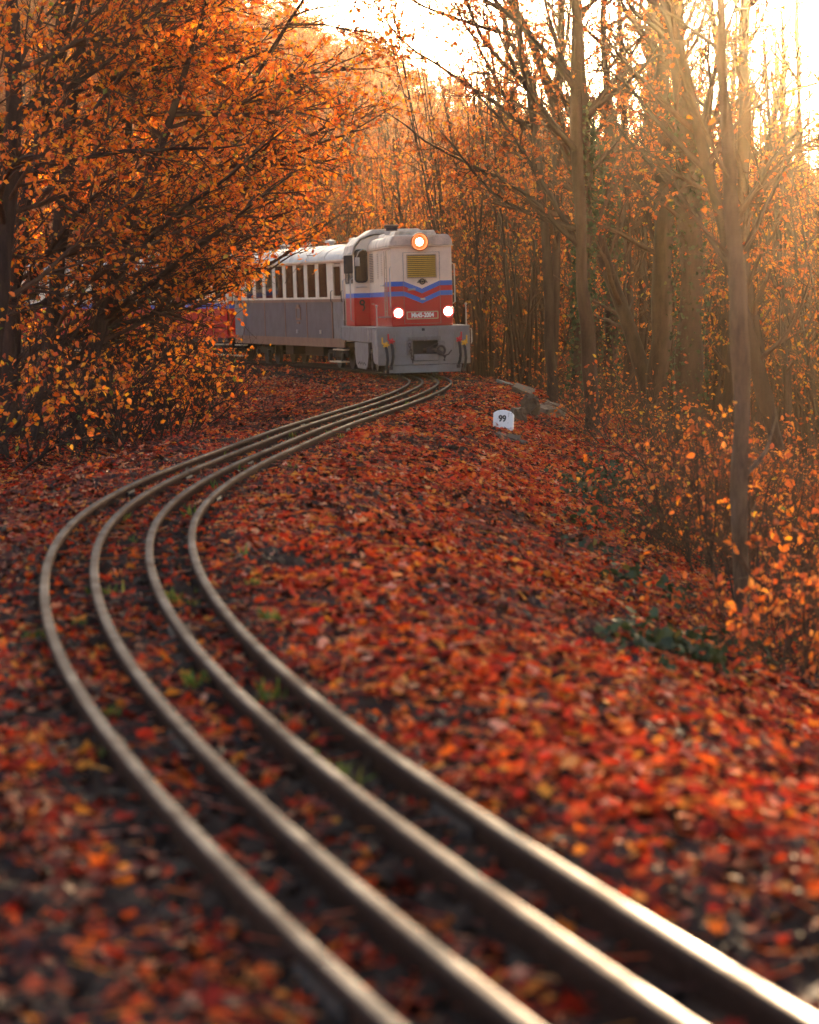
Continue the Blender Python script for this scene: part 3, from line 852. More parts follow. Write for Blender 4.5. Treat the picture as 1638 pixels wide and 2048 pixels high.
# brake valves and hoses
for sgn, cx in ((-1, -0.88), (1, 0.92)):
    for k, (dx, dz, colr) in enumerate(((-0.06, 0.0, 'yellow'), (0.08, 0.08, 'red')) if sgn < 0 else ((0.07, 0.0, 'yellow'), (-0.06, 0.08, 'red'))):
        x, z = cx + dx, 0.76 + dz
        vb = MB().ball((x, -0.07, z), 0.05, 8)
        for a in range(5): vb.box(x + 0.055 * math.cos(a * 1.257) - 0.02, x + 0.055 * math.cos(a * 1.257) + 0.02, -0.10, -0.04, z + 0.055 * math.sin(a * 1.257) - 0.02, z + 0.055 * math.sin(a * 1.257) + 0.02)
        vb.tube([(x, -0.06, z - 0.03), (x, 0.0, z - 0.03)], 0.03, 8)
        vv = P(vb, 'brake_valve', M[colr])
        hx = x - 0.09 if k == 0 and sgn < 0 else (x - 0.08 if sgn < 0 else x + 0.06)
        MB().tube([(hx, -0.07, z + 0.03), (hx, -0.08, z + 0.18)], 0.018, 6).tube([(x, -0.07, z), (hx, -0.07, z + 0.03)], 0.018, 6).build('valve_lever', M[colr], vv)
        ho = P(MB().tube([(x, -0.07, z - 0.05), (x + 0.015, -0.13, z - 0.2), (x + 0.02, -0.15, z - 0.36), (x + 0.0, -0.13, z - 0.5), (x - 0.03, -0.10, z - 0.58 - 0.06 * (k == 0))], 0.034, 8), 'brake_hose', M['rubber'], smooth=True)
        MB().lathe([(0.045, -0.05), (0.045, 0.03)], (x - 0.035, -0.10, z - 0.62), 'z', 8).build('hose_coupling', M['steel_dark'], ho)
    bk = MB()
    for dx in (-0.01, 0.17) if sgn < 0 else (-0.19, -0.03): bk.tube([(cx + dx, -0.015, 0.62), (cx + dx, -0.06, 0.66), (cx + dx, -0.06, 1.0), (cx + dx, -0.015, 1.03)], 0.014, 6)
    bk.box(cx - 0.05, cx + 0.18, -0.04, -0.005, 0.61, 0.64) if sgn < 0 else bk.box(cx - 0.2, cx, -0.04, -0.005, 0.61, 0.64)
    P(bk, 'hose_bracket', M['grey'], smooth=True)

# ------------------------------------------------------------------ carriages
CL, HW = 12.6, 1.08
WY = [2.1 + 1.2 * k for k in range(8)]          # window centres along the side
WW, WZ0, WZ1 = 0.84, 1.91, 2.79
def carriage(label, grey):
    root = empty('passenger_carriage', label=label, cat='carriage', group='carriages behind the locomotive')
    up_m = M['cream'] if grey else M['carriage_livery']
    low_m = M['slate'] if grey else M['carriage_livery']
    tr_m = M['brown_trim'] if grey else M['carriage_livery']
    B = lambda mb, name, mat, **k: mb.build(name, mat, k.pop('parent', root), **k)
    for sgn in (-1, 1):
        xa, xb = (sgn * HW - 0.02, sgn * HW + 0.02)
        # upper wall with real window openings
        mb = MB().box(xa, xb, 0.0, CL, WZ1, 2.86).box(xa, xb, 0.0, CL, 1.80, WZ0)
        edges = [0.0, 0.28, 0.98]
        spans = [(0.28, 0.98)] + [(w - WW / 2, w + WW / 2) for w in WY] + [(CL - 0.98, CL - 0.28)]
        y = 0.0
        for a0, b0 in spans:
            mb.box(xa, xb, y, a0, WZ0, WZ1)
            y = b0
        mb.box(xa, xb, y, CL, WZ0, WZ1)
        B(mb, 'upper_wall', up_m)
        xo = sgn * (HW + 0.022)
        # lower panels, one sheet between beadings
        ys = [1.25, 3.9, 6.3, 8.7, 11.35]
        for a0, b0 in zip(ys[:-1], ys[1:]):
            B(MB().box(xa, xb, a0 + 0.004, b0 - 0.004, 0.82, 1.795), 'side_panel', low_m, bevel=0.004)
        for yy in ys:
            B(MB().box(xo - 0.012, xo + 0.012, yy - 0.03, yy + 0.03, 0.82, 1.78), 'beading', tr_m)
        B(MB().box(xo - 0.016, xo + 0.016, 0, CL, 1.78, 1.86), 'belt_rail', tr_m)
        B(MB().box(xo - 0.014, xo + 0.014, 0, CL, 0.74, 0.83), 'bottom_rail', tr_m)
        B(MB().box(sgn * HW - 0.03, sgn * HW + 0.0, 0.1, CL - 0.1, 0.60, 0.74), 'sole_bar', M['brown_trim'] if grey else M['steel_dark'])
        mb = MB()
        for yy in np.arange(1.5, CL - 1.2, 0.62): mb.box(sgn * HW - 0.002, sgn * HW + 0.02, yy, yy + 0.12, 0.60, 0.74)
        B(mb, 'sole_bracket', M['steel_dark'])
        # doors
        for y0 in (0.12, CL - 1.14):
            d = B(MB().box(xa, xb, y0, y0 + 1.02, 0.82, 1.795), 'door', M['grey_dark'] if grey else low_m, bevel=0.006)
            MB().ring(rrect(y0 + 0.51, 2.32, 0.82, 0.90, 0.05), rrect(y0 + 0.51, 2.32, 0.68, 0.76, 0.05), 'x', xo - 0.006, xo + 0.012).build('window_frame', M['tan'], d)
            MB().box(sgn * HW - 0.006, sgn * HW + 0.002, y0 + 0.15, y0 + 0.87, WZ0, WZ1).build('pane', M['glass'], d)
            MB().tube([(xo, y0 - 0.02, 1.78), (xo + sgn * 0.05, y0 - 0.02, 1.80), (xo + sgn * 0.05, y0 - 0.02, 2.05), (xo, y0 - 0.02, 2.08)], 0.014, 6).build('grab_handle', M['black'], d)
            MB().tube([(xo, y0 + 1.04, 1.78), (xo + sgn * 0.05, y0 + 1.04, 1.80), (xo + sgn * 0.05, y0 + 1.04, 2.05), (xo, y0 + 1.04, 2.08)], 0.014, 6).build('grab_handle', M['black'], d)
            for k, (z, w, dx) in enumerate(((0.56, 0.12, 0.05), (0.25, 0.22, 0.16))):
                st = B(MB().box(*sorted((sgn * (HW - 0.10), sgn * (HW + dx))), y0 - 0.05, y0 + 1.1, z - 0.035, z), 'step', M['tan'], bevel=0.008)
                if k: MB().tube([(sgn * HW, y0 + 0.1, 0.6), (sgn * (HW + 0.08), y0 + 0.1, 0.25)], 0.015, 6).tube([(sgn * HW, y0 + 0.95, 0.6), (sgn * (HW + 0.08), y0 + 0.95, 0.25)], 0.015, 6).build('step_hanger', M['black'], st)
        for w in WY:
            f = B(MB().ring(rrect(w, (WZ0 + WZ1) / 2, WW, WZ1 - WZ0, 0.01, 1), rrect(w, (WZ0 + WZ1) / 2, WW - 0.10, WZ1 - WZ0 - 0.10, 0.04, 1), 'x', *sorted((xo - sgn * 0.06, xo - sgn * 0.03))), 'window', M['tan'])
            MB().box(sgn * HW - 0.02, sgn * HW - 0.012, w - WW / 2, w + WW / 2, WZ0, WZ1).build('pane', M['glass'], f)
            MB().box(*sorted((xo - sgn * 0.06, xo - sgn * 0.025)), w - WW / 2, w + WW / 2, 2.44, 2.47).build('transom', M['tan'], f)
        if grey and sgn < 0:
            fr = B(MB().ring(rrect(4.8, 1.48, 0.52, 0.36, 0.02, 1), rrect(4.8, 1.48, 0.42, 0.26, 0.02, 1), 'x', xo - 0.02, xo), 'route_board', M['brown_trim'])
            MB().box(xo - 0.008, xo + 0.004, 4.6, 5.0, 1.36, 1.60).build('board_panel', M['slate'], fr)
            MB().box(xo - 0.03, xo, 4.66, 4.94, 1.64, 1.72).box(xo - 0.03, xo, 4.66, 4.94, 1.2, 1.26).build('board_clip', M['brown_trim'], fr)
            for yy in (2.4, 4.9): B(MB().box(xo - 0.03, xo, yy, yy + 0.12, 0.94, 1.04), 'label_holder', M['steel'])
    # ends, floor, ceiling
    for y0 in (0.0, CL):
        s_ = 1 if y0 == 0 else -1
        B(MB().box(-HW + 0.021, HW - 0.021, *sorted((y0 + s_ * 0.002, y0 + s_ * 0.04)), 0.76, 2.95), 'end_wall', up_m if grey else M['carriage_livery'])
        B(MB().box(-0.12, 0.12, *sorted((y0, y0 - s_ * 0.28)), 0.55, 0.75), 'coupler', M['steel_dark'], bevel=0.02)
    B(MB().box(-HW + 0.03, HW - 0.03, 0.05, CL - 0.05, 0.745, 0.80), 'floor', M['brown_trim'])
    # seats inside
    for k in range(7):
        for x in (-0.62, 0.62): B(MB().box(x - 0.38, x + 0.38, 2.62 + 1.2 * k, 2.70 + 1.2 * k, 0.8, 1.98), 'seat_back', M['tan'])
    # roof with seams
    n = 14
    prf = [(-(HW + 0.09) * math.cos(PI * k / n), 2.86 + 0.44 * math.sin(PI * k / n) ** 0.9) for k in range(n + 1)]
    for a0, b0 in zip(np.linspace(-0.18, CL + 0.18, 8)[:-1], np.linspace(-0.18, CL + 0.18, 8)[1:]):
        B(MB().prism(prf[::-1], 'y', a0 + 0.003, b0 - 0.003), 'roof_panel', M['roof_silver'], smooth=True)
        pr2 = [(x * 1.006, 2.86 + (z - 2.86) * 1.02 + 0.004) for x, z in prf]
        if b0 < CL: B(MB().prism(pr2[::-1], 'y', b0 - 0.025, b0 + 0.025), 'roof_seam', M['roof_silver'])
    for sgn in (-1, 1): B(MB().box(*sorted((sgn * (HW + 0.02), sgn * (HW + 0.105))), -0.18, CL + 0.18, 2.83, 2.875), 'gutter', M['cream'])
    for yy in (2.5, 5.0, 7.6, 10.2): B(MB().lathe([(0.11, -0.06), (0.11, 0.05), (0.17, 0.06), (0.15, 0.12), (0.02, 0.14)], (0, yy, 3.32), 'z', 14), 'roof_vent', M['roof_silver'], smooth=True)
    for yb in (2.2, CL - 2.2):
        bg_ = B(MB().box(-0.70, -0.62, yb - 1.0, yb + 1.0, 0.32, 0.50).box(0.62, 0.70, yb - 1.0, yb + 1.0, 0.32, 0.50).box(-0.62, 0.62, yb - 0.18, yb + 0.18, 0.36, 0.62), 'bogie', M['black'], bevel=0.02)
        for dy in (-0.65, 0.65):
            wheelset(bg_, yb + dy, 0.31)
            for sgn in (-1, 1): MB().box(sgn * 0.74 - 0.05, sgn * 0.74 + 0.05, yb + dy - 0.1, yb + dy + 0.1, 0.22, 0.42).build('axle_box', M['black'], bg_, bevel=0.02)
    B(MB().box(-0.5, 0.5, 4.4, 6.4, 0.30, 0.62).box(-0.7, 0.7, 7.0, 7.9, 0.32, 0.6), 'equipment_box', M['black'], bevel=0.02)
    B(MB().box(-0.55, -0.47, 0.2, CL - 0.2, 0.58, 0.745).box(0.47, 0.55, 0.2, CL - 0.2, 0.58, 0.745), 'underframe', M['black'])
    return root
def copy_tree(o, parent=None):
    c = o.copy()
    COL.objects.link(c)
    if parent is not None: c.parent = parent
    for ch in list(o.children): copy_tree(ch, c)
    return c
car1 = carriage('cream and slate grey carriage coupled right behind the locomotive', True)
sit(car1, S_LOCO + 9.3, CL, 2.2)
car2 = carriage('red, blue and cream carriage next behind the grey one, seen through orange leaves', False)
sit(car2, S_LOCO + 9.3 + CL + 0.75, CL, 2.2)
car3 = copy_tree(car2)
car3['label'] = 'last red, blue and cream carriage, almost hidden by the dark trees at the photo edge'
for q in (car1, car2, car3): q.scale = (1, 1, 1.07)
sit(car3, S_LOCO + 9.3 + 2 * (CL + 0.75), CL, 2.2)

# ------------------------------------------------------------------ marker stone and debris beside the line
def ground_spot(px, y_px, lift=0.0):
    """the place on the ground that is seen at a picture point (march along the sight line)"""
    dd = np.linspace(8, 140, 1200)
    xx = at_px(px, dd)
    pit = math.atan((IMG_H / 2 - HORIZON) / F_PX)
    zz = CAM_Z - dd * (y_px - HORIZON) / F_PX
    g = ground_z(xx, dd)
    k = int(np.argmax(zz < g))
    return Vector((xx[k], dd[k], g[k] + lift))

t = NT('whitewashed_stone')
na = t.noise(9, 6, 0.7)
nz = t.noise(45, 4, 0.6)
t.set(color=t.mix(t.ramp(na.outputs[0], [(0.56, (0, 0, 0)), (0.66, (1, 1, 1))]), (0.84, 0.76, 0.70), (0.34, 0.22, 0.17)), rough=0.8)
t.bump(nz.outputs[0], 0.4, 0.01)
M['whitewash'] = t.m
p = ground_spot(1006, 864)
stone = empty('marker_stone', p, (R(-3), R(3), R(-6)), 'white painted marker stone with black number 99, half sunk in leaves beside the track', 'marker stone')
out = [(-0.155, -0.3), (0.15, -0.3), (0.150, 0.27), (0.10, 0.315), (0.03, 0.335), (-0.05, 0.335), (-0.11, 0.32), (-0.165, 0.285)]
MB().prism(out, 'y', 0, 0.16).build('stone_body', M['whitewash'], stone, bevel=0.018)
text('99', 0.135, M['black'], stone, (-0.02, -0.004, 0.20), (PI / 2, 0, 0), 'number', 0.006, 0.002, 0.85)

t = NT('weathered_timber')
na = t.noise(5, 6, 0.7)
t.set(color=t.ramp(na.outputs[0], [(0.3, (0.06, 0.03, 0.018)), (0.55, (0.11, 0.058, 0.03)), (0.75, (0.19, 0.11, 0.055))]), rough=0.85)
nz = t.noise(40, 4, 0.6)
t.bump(nz.outputs[0], 0.6, 0.015)
M['timber'] = t.m
M['concrete'] = paint('old_concrete', (0.14, 0.115, 0.095), 0.85, 0.5, (0.10, 0.06, 0.04))
M['stone_tan'] = paint('tan_rock', (0.15, 0.09, 0.06), 0.85, 0.5, (0.12, 0.06, 0.04))
def rough_block(name, label, cat, loc, rot, lx, ly, lz, mat, seed, jag=0.12):
    rg = np.random.default_rng(seed)
    bm = bmesh.new()
    bmesh.ops.create_cube(bm, size=1.0)
    bmesh.ops.subdivide_edges(bm, edges=bm.edges[:], cuts=3, use_grid_fill=True)
    for v_ in bm.verts:
        v_.co = Vector((v_.co.x * lx, v_.co.y * ly, v_.co.z * lz)) + Vector(rg.normal(0, jag * min(lx, ly, lz) * 0.5, 3))
    me = bpy.data.meshes.new(name)
    bm.to_mesh(me)
    bm.free()
    me.materials.append(mat)
    o = link(name, me, None, loc)
    o.rotation_euler = rot
    return tag(o, label, cat)
rough_block('concrete_slab', 'flat grey concrete slab on the leafy shoulder beyond the white marker stone', 'slab', ground_spot(1015, 774, 0.05), (0.12, 0.25, 0.3), 0.34, 0.8, 0.07, M['concrete'], 1)
rough_block('timber_beam', 'weathered timber beam lying on the bank above the cut log', 'beam', ground_spot(1046, 790, 0.08), (0.05, 0.35, -0.1), 0.42, 1.2, 0.14, M['timber'], 2)
rough_block('timber_block', 'square brown timber block directly behind the white marker stone', 'timber', ground_spot(1036, 848, 0.14), (0, 0.05, 0.15), 0.20, 0.5, 0.26, M['timber'], 3)
rough_block('cut_log', 'thick dark log with a sawn end, lying at the top of the slope', 'log', ground_spot(1092, 838, 0.10), (0.05, 0.15, -0.35), 0.42, 1.3, 0.26, M['timber'], 4, 0.2)
rough_block('splintered_stump', 'splintered dark stump between the timber block and the cut log', 'stump', ground_spot(1058, 838, 0.16), (0.2, 0.1, 0.6), 0.18, 0.3, 0.48, M['timber'], 5, 0.35)
rough_block('rock', 'low tan rock lying in the leaves in front of the marker stone', 'rock', ground_spot(1012, 884, 0.03), (0.1, 0.1, 0.4), 0.34, 0.26, 0.13, M['stone_tan'], 6, 0.3)
rough_block('rock', 'small pale rock lower on the leaf slope, right of the tan rock', 'rock', ground_spot(1040, 892, 0.02), (0.2, 0.1, 1.0), 0.22, 0.18, 0.12, M['stone_tan'], 7, 0.3)

# ------------------------------------------------------------------ tree builder
class Tree:
    """grows branches as tapered polylines, then turns them into tubes and leaves"""
    def __init__(s, seed):
        s.r = np.random.default_rng(seed)
        s.rl = np.random.default_rng(seed + 5000)
        s.br = {0: [], 1: [], 2: [], 3: [], 4: []}
        s.leaf = []
    def line(s, p, d, L, n, wander, trop):
        pts = [np.array(p, float)]
        d = np.array(d, float); d /= np.linalg.norm(d)
        W = s.r.normal(0, wander, (n, 3))
        for i in range(n):
            d = d + W[i] + trop
            d /= math.sqrt(d @ d)
            pts.append(pts[-1] + d * (L / n))
        return np.array(pts)
    def side_dir(s, d, ang, bias=None):
        v_ = s.r.normal(0, 1, 3)
        if bias is not None: v_ = v_ + bias
        v_ -= d * (v_ @ d)
        nv = math.sqrt(v_ @ v_)
        if nv < 1e-6: return d
        return d * math.cos(ang) + v_ / nv * math.sin(ang)
    def grow(s, level, p, d, L, r, cfg):
        c = cfg[level]
        n = c['n']
        pts = s.line(p, d, L, n, c['wander'], np.array(c['trop']))
        rad = r * (1 - np.linspace(0, 1, n + 1) * (1 - c.get('tip', 0.2)))
        if level == 0 and 'flare' in c: rad[0] *= c['flare']
        s.br[level].append((pts, rad))
        if c.get('leaves'):
            k = s.r.poisson(c['leaves'] * L)
            if k:
                tt = s.r.uniform(c.get('l0', 0.2), 1.0, k)
                cc = tt[:max(1, int(k / 2.6))]          # leaves sit in small sprays
                tt = np.clip(cc[s.rl.integers(0, len(cc), k)] + s.rl.normal(0, .035, k), 0.02, 1.0) * n * .9999
                i = np.minimum(tt.astype(int), n - 1)
                f = (tt - i)[:, None]
                q = pts[i] * (1 - f) + pts[i + 1] * f
                s.leaf.append(np.concatenate([q, (pts[i + 1] - pts[i]) / (L / n)], 1))
        if level + 1 in cfg and c.get('kids'):
            kid = cfg[level + 1]
            k = max(1, s.r.poisson(c['kids'] * (L if c.get('per_m') else 1)))
            ts = np.sort(s.r.uniform(c['k0'], c.get('k1', 0.98), k))
            for tq in ts:
                x = tq * n
                i = min(int(x), n - 1)
                f = x - i
                q = pts[i] * (1 - f) + pts[i + 1] * f
                dd = pts[i + 1] - pts[i]
                dd = dd / math.sqrt(dd @ dd)
                ang = s.r.uniform(*kid['ang'])
                nd = s.side_dir(dd, ang, kid.get('bias'))
                LL = kid['L'] * (L if kid.get('rel') else 1) * s.r.uniform(0.6, 1.25) * (1 - kid.get('tapL', 0.5) * tq)
                rr = min(rad[i] * 0.7, kid['r'] * s.r.uniform(0.7, 1.3))
                s.grow(level + 1, q, nd, LL, rr, cfg)
    @staticmethod
    def tubes(lines, sides):
        """vectorised tapered tubes; returns vertices and quads"""
        V, Q, base = [], [], 0
        groups = {}
        for pts, rad in lines: groups.setdefault(len(pts), []).append((pts, rad))
        a = np.arange(sides) * 2 * PI / sides
        ca, sa = np.cos(a), np.sin(a)
        for m, ls in groups.items():
            Pn = np.array([l[0] for l in ls]); Rn = np.array([l[1] for l in ls])
            T = np.gradient(Pn, axis=1)
            T /= np.linalg.norm(T, axis=2, keepdims=True) + 1e-9
            mean = T.mean(1)
            ref = np.where(np.abs(mean[:, 2:3]) > 0.8, np.array([[1.0, 0.13, 0]]), np.array([[0, 0.1, 1.0]]))[:, None, :]
            U = np.cross(T, np.broadcast_to(ref, T.shape)); U /= np.linalg.norm(U, axis=2, keepdims=True) + 1e-9
            W = np.cross(T, U)
            ring = Pn[:, :, None, :] + Rn[:, :, None, None] * (U[:, :, None, :] * ca[None, None, :, None] + W[:, :, None, :] * sa[None, None, :, None])
            B = len(ls)
            V.append(ring.reshape(-1, 3))
            idx = base + np.arange(B * m * sides).reshape(B, m, sides)
            nxt = np.roll(idx, -1, axis=2)
            Q.append(np.stack([idx[:, :-1], nxt[:, :-1], nxt[:, 1:], idx[:, 1:]], -1).reshape(-1, 4))
            base += B * m * sides
        return np.concatenate(V), np.concatenate(Q)

def leaf_frames(rg, tang, droop=0.35, flat=0.8):
    n = len(tang)
    d = tang * 0.5 + rg.normal(0, 0.7, (n, 3)); d[:, 2] -= droop
    d /= np.linalg.norm(d, axis=1, keepdims=True)
    nn = rg.normal(0, 0.6, (n, 3)); nn[:, 2] += flat
    s_ = np.cross(d, nn); s_ /= np.linalg.norm(s_, axis=1, keepdims=True) + 1e-9
    nn = np.cross(s_, d)
    return d, s_, nn
def leaves_mesh(name, rg, pos, tang, size, mat, wide=0.34, droop=0.35, big=True):
    """one mesh of folded, pointed leaves (8 triangles each when big, otherwise 2)"""
    n = len(pos)
    d, s_, nn = leaf_frames(rg, tang, droop)
    L = (size * rg.uniform(0.5, 1.45, n))[:, None]
    w = L * wide * rg.uniform(0.8, 1.2, n)[:, None]
    f = L * rg.uniform(0.02, 0.16, n)[:, None]
    if big:
        cols = [pos, pos + d * L * .32 + s_ * w * .95 + nn * f, pos + d * L * .68 + s_ * w * .75 + nn * f, pos + d * L - nn * f * 1.2,
                pos + d * L * .68 - s_ * w * .75 + nn * f, pos + d * L * .32 - s_ * w * .95 + nn * f, pos + d * L * .5]
        k = 7
        tri = [(0, 1, 6), (1, 2, 6), (2, 3, 6), (3, 4, 6), (4, 5, 6), (5, 0, 6)]
    else:
        cols = [pos, pos + d * L * .45 + s_ * w + nn * f, pos + d * L, pos + d * L * .45 - s_ * w + nn * f]
        k = 4
        tri = [(0, 1, 2), (0, 2, 3)]
    V = np.stack(cols, 1).reshape(-1, 3)
    F = (np.arange(n)[:, None, None] * k + np.array(tri)[None]).reshape(-1, 3)
    tint = np.repeat(rg.random(n) * 0.999, len(tri))
    return mesh_np(name, V, [F], [mat], False, {'tint': ('FACE', tint)})
def single_leaf(mat, wide=0.34):
    cols = np.array([(0, 0, 0), (wide * .95, .32, .07), (wide * .75, .68, .08), (0, 1, -.08), (-wide * .75, .68, .08), (-wide * .95, .32, .07), (0, .5, 0)])
    return mesh_np('leaf', cols, [np.array([(0, 1, 6), (1, 2, 6), (2, 3, 6), (3, 4, 6), (4, 5, 6), (5, 0, 6)])], [mat], False)
LEAF_ONE = {k: single_leaf(M[k]) for k in ('leaf_orange', 'leaf_yellow', 'leaf_rust')}

def in_view(p):
    d = p[:, 1]
    px = IMG_W / 2 + F_PX * p[:, 0] / d
    py = HORIZON - F_PX * (p[:, 2] - CAM_Z) / d
    return (px > -20) & (px < IMG_W + 20) & (py > -20) & (py < IMG_H)

def make_tree(name, seed, loc, cfg, H, r0, d0=(0, 0, 1), label=None, cat='tree', group=None, bark='bark', leafmat=None, leaf_size=0.08,
              n_single=0, limb_parts=0, stems=None, clear=None, thin=False, big=False, leaf_keep=1.0, twig_mat='twig', clump=None, sides=(10, 6, 4, 3, 3), wide=0.34, ivy=0):
    """a thing: trunk, branch parts, twigs and foliage; coordinates of the parts are local to the base"""
    tr = Tree(seed)
    rg = tr.r
    for (off, dd, h, r) in (stems or [((0, 0, -0.25), d0, H, r0)]): tr.grow(0, off, dd, h, r, cfg)
    if clear:      # twigs cut back for the clearance of the line: the free space narrows with height
        L0 = np.array(loc)
        x0, z0, x1, z1 = clear
        def cut(q, ex): return (q[:, 2] + L0[2] < z1) & (q[:, 0] + L0[0] > x0 + (x1 - x0) * np.clip((q[:, 2] + L0[2] - z0) / (z1 - z0), 0, 1) + ex)
        for lv in (1, 2, 3, 4):
            tr.br[lv] = [b for b in tr.br[lv] if not np.any(cut(b[0], rg.normal(0, .3) if lv > 1 else .3))]
        tr.leaf = [A[~cut(A, rg.normal(0, .3))] for A in tr.leaf]
    root = empty(name, loc, (0, 0, 0), label, cat, group)
    for k, st in enumerate(tr.br[0]):
        V, Q = Tree.tubes([st], sides[0])
        r_ = st[1][0] * 0.45
        V = V + r_ * np.stack([vnoise(V[:, 0] * 9 + k, V[:, 2], 1.7), vnoise(V[:, 1] * 9 + 7, V[:, 2], 1.7), 0 * V[:, 0]], 1)
        link('trunk', mesh_np('trunk', V, [Q], [M[bark]]), root)
    lv1 = sorted(tr.br[1], key=lambda b: -b[1][0])
    for b in lv1[:limb_parts]:
        V, Q = Tree.tubes([b], sides[1])
        link('branch', mesh_np('branch', V, [Q], [M[bark]]), root)
    V, Q, n0 = [], [], 0
    rest = [(lv1[limb_parts:], sides[1]), (tr.br[2], sides[2]), (tr.br[3], sides[3]), (tr.br[4], sides[4])]
    for ls, sd in rest:
        if not ls: continue
        v_, q_ = Tree.tubes(ls, sd)
        V.append(v_); Q.append(q_ + n0); n0 += len(v_)
    if V:
        o = link('twigs', mesh_np('twigs', np.concatenate(V), [np.concatenate(Q)], [M[twig_mat]]), root)
        o['kind'] = 'stuff'
    if tr.leaf and leafmat:
        A = np.concatenate(tr.leaf)
        A = A[rg.random(len(A)) < leaf_keep]
        if thin: A = A[rg.random(len(A)) < np.clip(0.13 + (A[:, 2] + loc[2] - 0.8) / 4.4, 0.13, 1.0)]
        if n_single:
            W = A[:, :3] + np.array(loc)
            vis = np.where(in_view(W))[0]
            pick = vis[np.argsort(W[vis, 1] + rg.uniform(0, 2.0, len(vis)))[:n_single]]
            d, s_, nn = leaf_frames(rg, A[pick, 3:])
            for q, a, b, c_ in zip(A[pick, :3], s_, d, nn):
                L = leaf_size * rg.uniform(0.8, 1.35)
                lo = bpy.data.objects.new('leaf', LEAF_ONE[leafmat])
                COL.objects.link(lo)
                lo.parent = root
                lo.matrix_local = Matrix(((a[0] * L, b[0] * L, c_[0] * L, q[0]), (a[1] * L, b[1] * L, c_[1] * L, q[1]), (a[2] * L, b[2] * L, c_[2] * L, q[2]), (0, 0, 0, 1)))
            keep = np.ones(len(A), bool); keep[pick] = False
            A = A[keep]
        o = link('foliage', leaves_mesh('foliage', rg, A[:, :3], A[:, 3:], leaf_size, M[leafmat], wide, big=big), root)
        o['kind'] = 'stuff'
    if ivy:
        pts, rad = tr.br[0][0]
        n = ivy
        tq = rg.random(n) ** 0.8 * 0.62 * (len(pts) - 1)
        i = np.minimum(tq.astype(int), len(pts) - 2); f = (tq - i)[:, None]
        c0 = pts[i] * (1 - f) + pts[i + 1] * f
        a = rg.uniform(0, 2 * PI, n)
        rr = (rad[i] + np.abs(rg.normal(0.03, 0.09, n)))[:, None]
        q = c0 + rr * np.stack([np.cos(a), np.sin(a), np.zeros(n)], 1)
        o = link('ivy', leaves_mesh('ivy', rg, q, np.stack([np.cos(a), np.sin(a), np.full(n, -.4)], 1), 0.075, M['leaf_green'], 0.5, 0.5), root)
        o['kind'] = 'stuff'
    return root

BR = np.array
# --- recipes
def cfg_leafy(bias, dens=1.0):
    b = BR(bias, float)
    return {0: dict(n=14, wander=0.05, trop=(0.006, 0, 0.01), tip=0.25, kids=15, k0=0.12, flare=1.5),
            1: dict(n=10, wander=0.09, trop=(b[0] * .02, b[1] * .02, 0.012), tip=0.2, L=4.2, r=0.055, ang=(0.7, 1.25), bias=b, kids=3.6 * dens, per_m=True, k0=0.12, tapL=0.35),
            2: dict(n=6, wander=0.12, trop=(b[0] * .02, 0, -0.006), tip=0.3, L=1.5, r=0.021, ang=(0.4, 0.95), bias=b * 0.4, kids=5.5 * dens, per_m=True, k0=0.1, tapL=0.4, leaves=4 * dens),
            3: dict(n=4, wander=0.16, trop=(0, 0, -0.03), tip=0.4, L=0.55, r=0.0085, ang=(0.4, 1.0), leaves=10.5 * dens, l0=0.1, tapL=0.3)}
def cfg_bare(L1=3.2, kids0=14, dens=1.0, k0=0.35, up=0.03, leaves=2.0, L2=1.3):
    return {0: dict(n=16, wander=0.035, trop=(0, 0, 0.02), tip=0.35, kids=kids0, k0=k0, flare=1.35),
            1: dict(n=9, wander=0.10, trop=(0, 0, up), tip=0.2, L=L1, r=0.06, ang=(0.5, 1.1), kids=2.6 * dens, per_m=True, k0=0.15, tapL=0.45),
            2: dict(n=6, wander=0.13, trop=(0, 0, up), tip=0.3, L=L2, r=0.018, ang=(0.4, 0.9), kids=3.6 * dens, per_m=True, k0=0.1, tapL=0.4, leaves=leaves * .5),
            3: dict(n=4, wander=0.16, trop=(0, 0, 0.01), tip=0.4, L=0.6, r=0.0075, ang=(0.4, 0.9), leaves=leaves * 2, tapL=0.3)}
def cfg_shrub(L1=1.1, leaves=9.0, kids=7, L2=0.55):
    return {0: dict(n=9, wander=0.11, trop=(0, 0, -0.01), tip=0.3, kids=kids, k0=0.2),
            1: dict(n=6, wander=0.14, trop=(0, 0, -0.005), tip=0.3, L=L1, r=0.010, ang=(0.4, 1.0), kids=4.5, per_m=True, k0=0.15, tapL=0.4, leaves=leaves * .5),
            2: dict(n=4, wander=0.16, trop=(0, 0, -0.03), tip=0.4, L=L2, r=0.005, ang=(0.4, 1.0), leaves=leaves, tapL=0.3)}

def base_at(px, d, dz=0.0):
    x = at_px(px, d)
    return Vector((x, d, gz(x, d) + dz))

